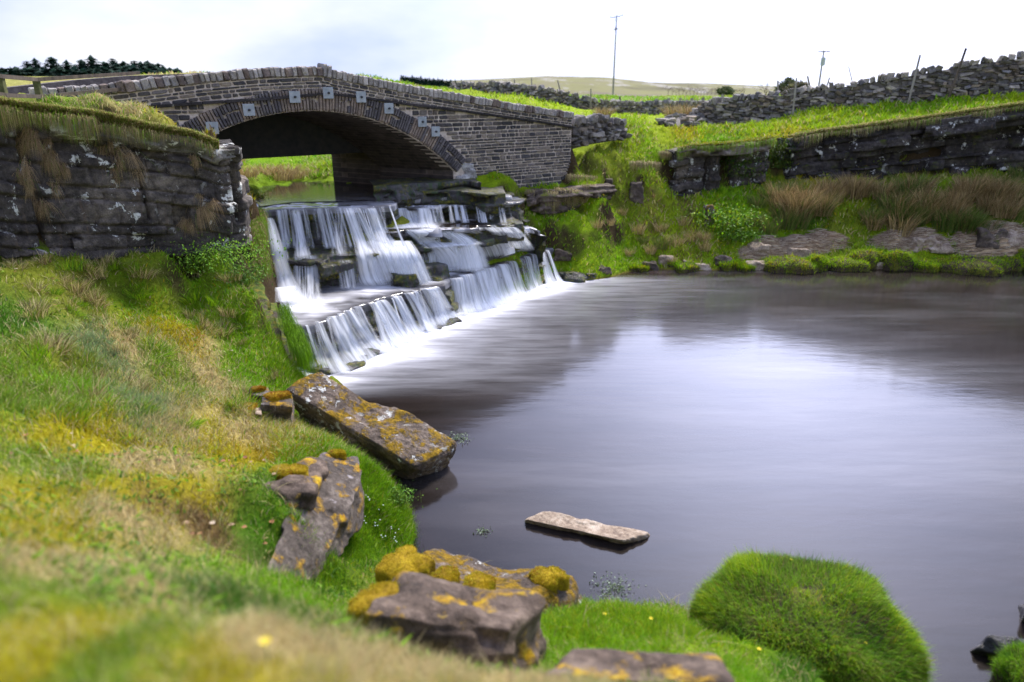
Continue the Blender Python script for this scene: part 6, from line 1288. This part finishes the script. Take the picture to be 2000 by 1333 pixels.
# low far fence
fx = [(1281, 204), (1305, 203), (1328, 203), (1350, 203), (1372, 202), (1410, 196), (1440, 194)]
F_ = thing('post_and_rail_fence', 'small far fence of short posts with one pale rail in the field', 'fence', aY(1281, 206, 62))
for a_, b_ in fx:
    p = aY(a_, b_ + 4, 62); b = bmesh.new(); box(b, p - (0, 0, .4), p + (0, 0, .62), .22, .22); bobj('post', b, M_wood, F_)
b = bmesh.new(); box(b, aY(1272, 201, 61.8), aY(1450, 197, 61.8), .06, .14); t = Mt('pale_rail'); bobj('rail', b, t.out((.62, .62, .58), .7), F_)
# wooden fence on the left running to the bridge
e0 = np.array(bp(T_A + .2, .25, 0)); 
fp = [aY(-60, 192, 12.8), aY(10, 192, 13.6), aY(78, 190, 15.0)]
F2 = thing('wooden_fence', 'weathered wooden fence with a top rail running to the left end of the bridge', 'fence', fp[1])
tops = [aY(-60, 136, 12.8), aY(8, 152, 13.6), aY(77, 158, 15.0), np.array([e0[0] + 1.6, e0[1] + 1.6, 6.42])]
for p, q in zip(fp, tops):
    b = bmesh.new(); box(b, (p[0], p[1], p[2] - .5), (p[0], p[1], q[2]), .11, .11); bmesh.ops.bevel(b, geom=b.edges[:], offset=.012, segments=1, affect='EDGES'); bobj('post', b, M_gwood, F2)
for z_ in (0, -.33):
    for a_, c_ in zip(tops[:-1], tops[1:]):
        b = bmesh.new(); box(b, a_ + (0, -.075, z_ + .02), c_ + (0, -.075, z_ + .02), .04, .075); bobj('rail', b, M_dwood, F2)

# ---- conifers
t = blade_mat('needles', .15, .8)
def conifer(seed, h, w):
    r_ = np.random.RandomState(seed); V, F, C_ = [], [], []; n = 0; z = h * .06
    while z < h * .985:
        f = (z / h); R = w * (1 - f) ** .68 * (.8 + .4 * r_.rand()); nb = 7 if f < .8 else 5
        for k in range(nb):
            a = r_.rand() * 6.28; L = R * (.65 + .5 * r_.rand()); m = 6; dr = .18 + .25 * (1 - f)
            for j in range(m):
                u = (j + r_.rand()) / m; c = np.array([math.cos(a) * L * u, math.sin(a) * L * u, z - dr * L * u + .35 * L * u * u * .6]); s = (.20 + .22 * r_.rand()) * (1.15 - .5 * u) * (.6 + .5 * (1 - f)) * w / 2.0
                t1 = np.array([math.cos(a), math.sin(a), -.2]) ; t2 = np.array([-math.sin(a), math.cos(a), .3 * r_.randn()])
                V += [c - t2 * s, c + t1 * s * 1.4 + (0, 0, -.12 * r_.rand()), c + t2 * s, c + np.array([0, 0, s * .8 * r_.randn()]) - t1 * s * .5]; F += [(n, n + 1, n + 2), (n, n + 2, n + 3)]; n += 4
                cc = np.array((.018, .050, .030)) * (.6 + .9 * r_.rand()); C_ += [cc] * 4
        z += h * .028 * (.8 + .5 * r_.rand())
    return mesh_np('crown', np.array(V), np.array(F), np.array(C_), smooth=False)
def trunk(h, r):
    b = bmesh.new(); tube(b, (0, 0, -1), (0, 0, h * .97), r, r * .12, 7); me = bpy.data.meshes.new('trunk'); b.to_mesh(me); b.free(); me.materials.append(M_dwood); return me
cvar = []
for k in range(4):
    h = 10 + k * .8; m_ = conifer(700 + k, h, 2.3 + .2 * k); m_.materials.append(t); cvar.append((m_, trunk(h, .22), h))
ci = 0; r_ = np.random.RandomState(31)
def put_conifer(px, pyt, Y, label, group, wide=1.0):
    global ci
    m_, tr_, h = cvar[ci % 4]; ci += 1; top = aY(px, pyt, Y); hh = 6.5 + 5.5 * r_.rand() if Y < 170 else 12.0; s = hh / h
    o = thing('conifer_tree', label, 'conifer', (top[0], Y, top[2] - hh), r_.rand() * 6.28, group); o.scale = (s * wide, s * wide, s)
    obj('crown', m_, None, o); obj('trunk', tr_, None, o)
tree_top = [(-8,150),(12,146),(30,132),(52,119),(68,117),(84,131),(100,113),(112,126),(130,121),(146,133),(158,118),(170,131),(178,113),(192,128),(204,122),(218,114),(228,126),(240,119),(250,128),(262,118),(275,124),(288,119),(298,126),(308,124),(318,132),(330,134),(342,137),(352,142),(362,146)]
for k, (a_, b_) in enumerate(tree_top): put_conifer(a_, b_, 105 + 22 * r_.rand() if k % 2 else 100, 'dark conifer in the plantation skyline behind the left end of the bridge', 'conifers of the plantation behind the bridge', 2.3)
for k in range(26): put_conifer(-10 + 14.2 * k, 130 + 9 * r_.rand() + .02 * k, 96 + 3 * r_.rand(), 'dark conifer in the front row of the plantation behind the left end of the bridge', 'conifers of the plantation behind the bridge', 2.3)
for k in range(26):
    a_ = 784 + 4.2 * k; put_conifer(a_, 147 + (a_ - 784) * .10 + 2.5 * r_.rand(), 210, 'tiny conifer of the far wood over the right half of the bridge', 'conifers of the far wood', 1.2)
# ---- bare trees and scrub
def bare_mesh(name, seed, h, sp, depth=5, lv=0):
    r_ = np.random.RandomState(seed); b = bmesh.new()
    def grow(p, d, L, r, k):
        q = p + d * L; tube(b, p, q, r, r * .65, 4)
        if k == 0: return
        for _ in range(3 if k > 1 else 4):
            nd = d + np.array([r_.randn(), r_.randn(), r_.randn() * .4]) * sp; nd /= np.linalg.norm(nd); grow(q if r_.rand() < .6 else p + d * L * (.5 + .5 * r_.rand()), nd, L * (.62 + .2 * r_.rand()), r * .6, k - 1)
    grow(np.zeros(3), np.array([0, 0, 1.0]), h * .30, h * .018, depth); me = bpy.data.meshes.new(name); b.to_mesh(me); b.free(); return me
t = Mt('bare_twigs'); M_twig = t.out((.17, .12, .10), .9)
bv = [bare_mesh('branches', 800 + k, 5, .55, 4) for k in range(3)]
for m_ in bv: m_.materials.append(M_twig)
for k in range(22):
    a_ = 1306 + 7.0 * k + 2 * r_.rand(); Y = 150 + 12 * r_.rand(); yt = 165 + 4 * r_.rand() + (3 if k > 15 else 0); p = aY(a_, yt, Y); s = (p[2] - (aY(a_, 184, Y)[2])) / 5 * 1.25
    o = obj('bare_tree', bv[k % 3], None); o.location = (p[0], Y, p[2] - 5 * s * .95); o.scale = (s * 1.5, s * 1.5, s); o.rotation_euler = (0, 0, r_.rand() * 6); tag(o, 'bare brown tree of the scrub line at the foot of the far hill', 'bare tree', 'bare trees along the foot of the hill')
for k, (a_, yt, Y, hh, lb) in enumerate([(1500,150,80,3.2,'bare tree standing alone left of the short electricity pole'),(1570,150,62,2.6,'bare bush behind the wall left of the short electricity pole'),(1592,152,61,2.4,'bare bush directly at the foot of the short electricity pole'),(1612,156,62,2.2,'bare bush right of the short electricity pole')]):
    p = aY(a_, yt, Y); s = hh / 5; o = obj('bare_tree', bv[k % 3], None); o.location = (p[0], Y, p[2] - hh); o.scale = (s * 1.5, s * 1.5, s); tag(o, lb, 'bare tree')
def bush(px, pyt, Y, w, h, label, cols, seed, n=1500, ls=.16):
    r_ = np.random.RandomState(seed); p = aY(px, pyt, Y); root_ = thing('bush', label, 'bush', (p[0], Y, p[2] - h)); q = r_.randn(n, 3); q /= np.linalg.norm(q, axis=1)[:, None]; q *= (.45 + .55 * r_.rand(n)[:, None] ** .4) * (1 + .25 * vnoise(q[:, 0] * 2, q[:, 1] * 2, q[:, 2] * 2)[:, None])
    C_ = q * (w / 2, w / 2, h / 2) + (0, 0, h / 2); a, b_ = r_.randn(n, 3) * ls, r_.randn(n, 3) * ls; V = np.stack([C_ - a, C_ + b_, C_ + a], 1).reshape(-1, 3); c = np.array(cols)[r_.randint(len(cols), size=n)] * (.6 + .8 * r_.rand(n)[:, None])
    obj('crown', mesh_np('crown', V, np.arange(3 * n).reshape(-1, 3), np.repeat(c, 3, 0), smooth=False), M_blade, root_); b = bmesh.new(); tube(b, (0, 0, -1), (0, 0, h * .7), .12, .04, 6); obj('trunk', b, M_dwood, root_)
bush(1418, 170, 140, 3.2, 1.7, 'round dark green bush in the far scrub line', [(.06, .085, .03), (.09, .11, .04)], 820, 700)
bush(1541, 156, 70, 1.9, 1.7, 'small dark pine bush behind the wall left of the short electricity pole', [(.06, .08, .035), (.10, .11, .05)], 821, 500)
bush(1562, 164, 68, 1.6, 1.2, 'pale scrubby bush behind the wall beside the pine bush', [(.14, .12, .08), (.10, .10, .05)], 822)

# ---- flood debris: mats of dead stems on the far shore
def mat_(pts, n, label, seed, w=.5, hgt=.28):
    r_ = np.random.RandomState(seed); C_ = np.array([hit(a, b, 20) for a, b in pts]); s, Q = resample(C_, .12); m = 16; V_ = np.linspace(-1, 1, m)
    pr = np.sin(np.pi * (s / s[-1]).clip(.02, .98)) ** .4
    X = Q[:, 0:1] + 0 * V_; Y = Q[:, 1:2] + V_[None] * w * pr[:, None]; k = (1 - V_[None] ** 2) ** .6 * pr[:, None]
    Z = H(X, Y) - .05 + k * hgt * (1 + .5 * fbm(X * 1.5, Y * 2, seed, 3)); root_ = thing('driftwood_mat', label, 'debris mat', tuple(Q[len(Q) // 2, :3]))
    G = np.stack([X, Y, Z], -1); attach(obj('matted_stems', mesh_np('matted_stems', G.reshape(-1, 3), grid_faces(len(s), m)), M_mat), root_)
    i = r_.randint(len(s), size=n); j = r_.randint(1, m - 1, size=n); P = G[i, j] + (0, 0, .01); L = .25 + .5 * r_.rand(n); an = .25 * r_.randn(n) + (r_.rand(n) < .15) * r_.randn(n)
    d = np.stack([np.cos(an), np.sin(an) * .5, .12 * r_.randn(n)], 1); wv = np.array([0, .2, 1]) * .014; V = np.stack([P - d * L[:, None] / 2, P + (0, 0, .03) + wv, P + d * L[:, None] / 2, P + (0, 0, .03) - wv], 1)
    c = np.array([(.42, .32, .22), (.30, .21, .14), (.5, .42, .32), (.18, .12, .08)])[r_.randint(4, size=n)]; attach(obj('loose_stems', mesh_np('loose_stems', V.reshape(-1, 3), np.arange(4 * n).reshape(-1, 4), np.repeat(c, 4, 0), smooth=False), M_dry), root_)
t = Mt('matted_dead_stems'); a = t.noise(1.0, 6, .7, t.vec((2.2, 11, 16), rot=(0, 0, .15)), 1.2); M_mat = t.out(t.ramp(a, (.35, (.15, .10, .055)), (.5, (.38, .27, .16)), (.65, (.56, .44, .29))), .95, t.bump(a, .5, .04), .1)
mat_([(1450,498),(1500,492),(1560,490),(1600,482),(1645,474)], 2200, 'long tan mat of flood debris on the far shore, under the rushes', 840, .55, .32)
mat_([(1700,480),(1750,472),(1800,470),(1850,474)], 1500, 'brown debris mat in the middle of the right far shore', 841, .45, .24)
mat_([(1870,480),(1920,478),(1960,482),(2020,484)], 1700, 'pale brown debris bank at the right edge of the picture', 842, .6, .45)
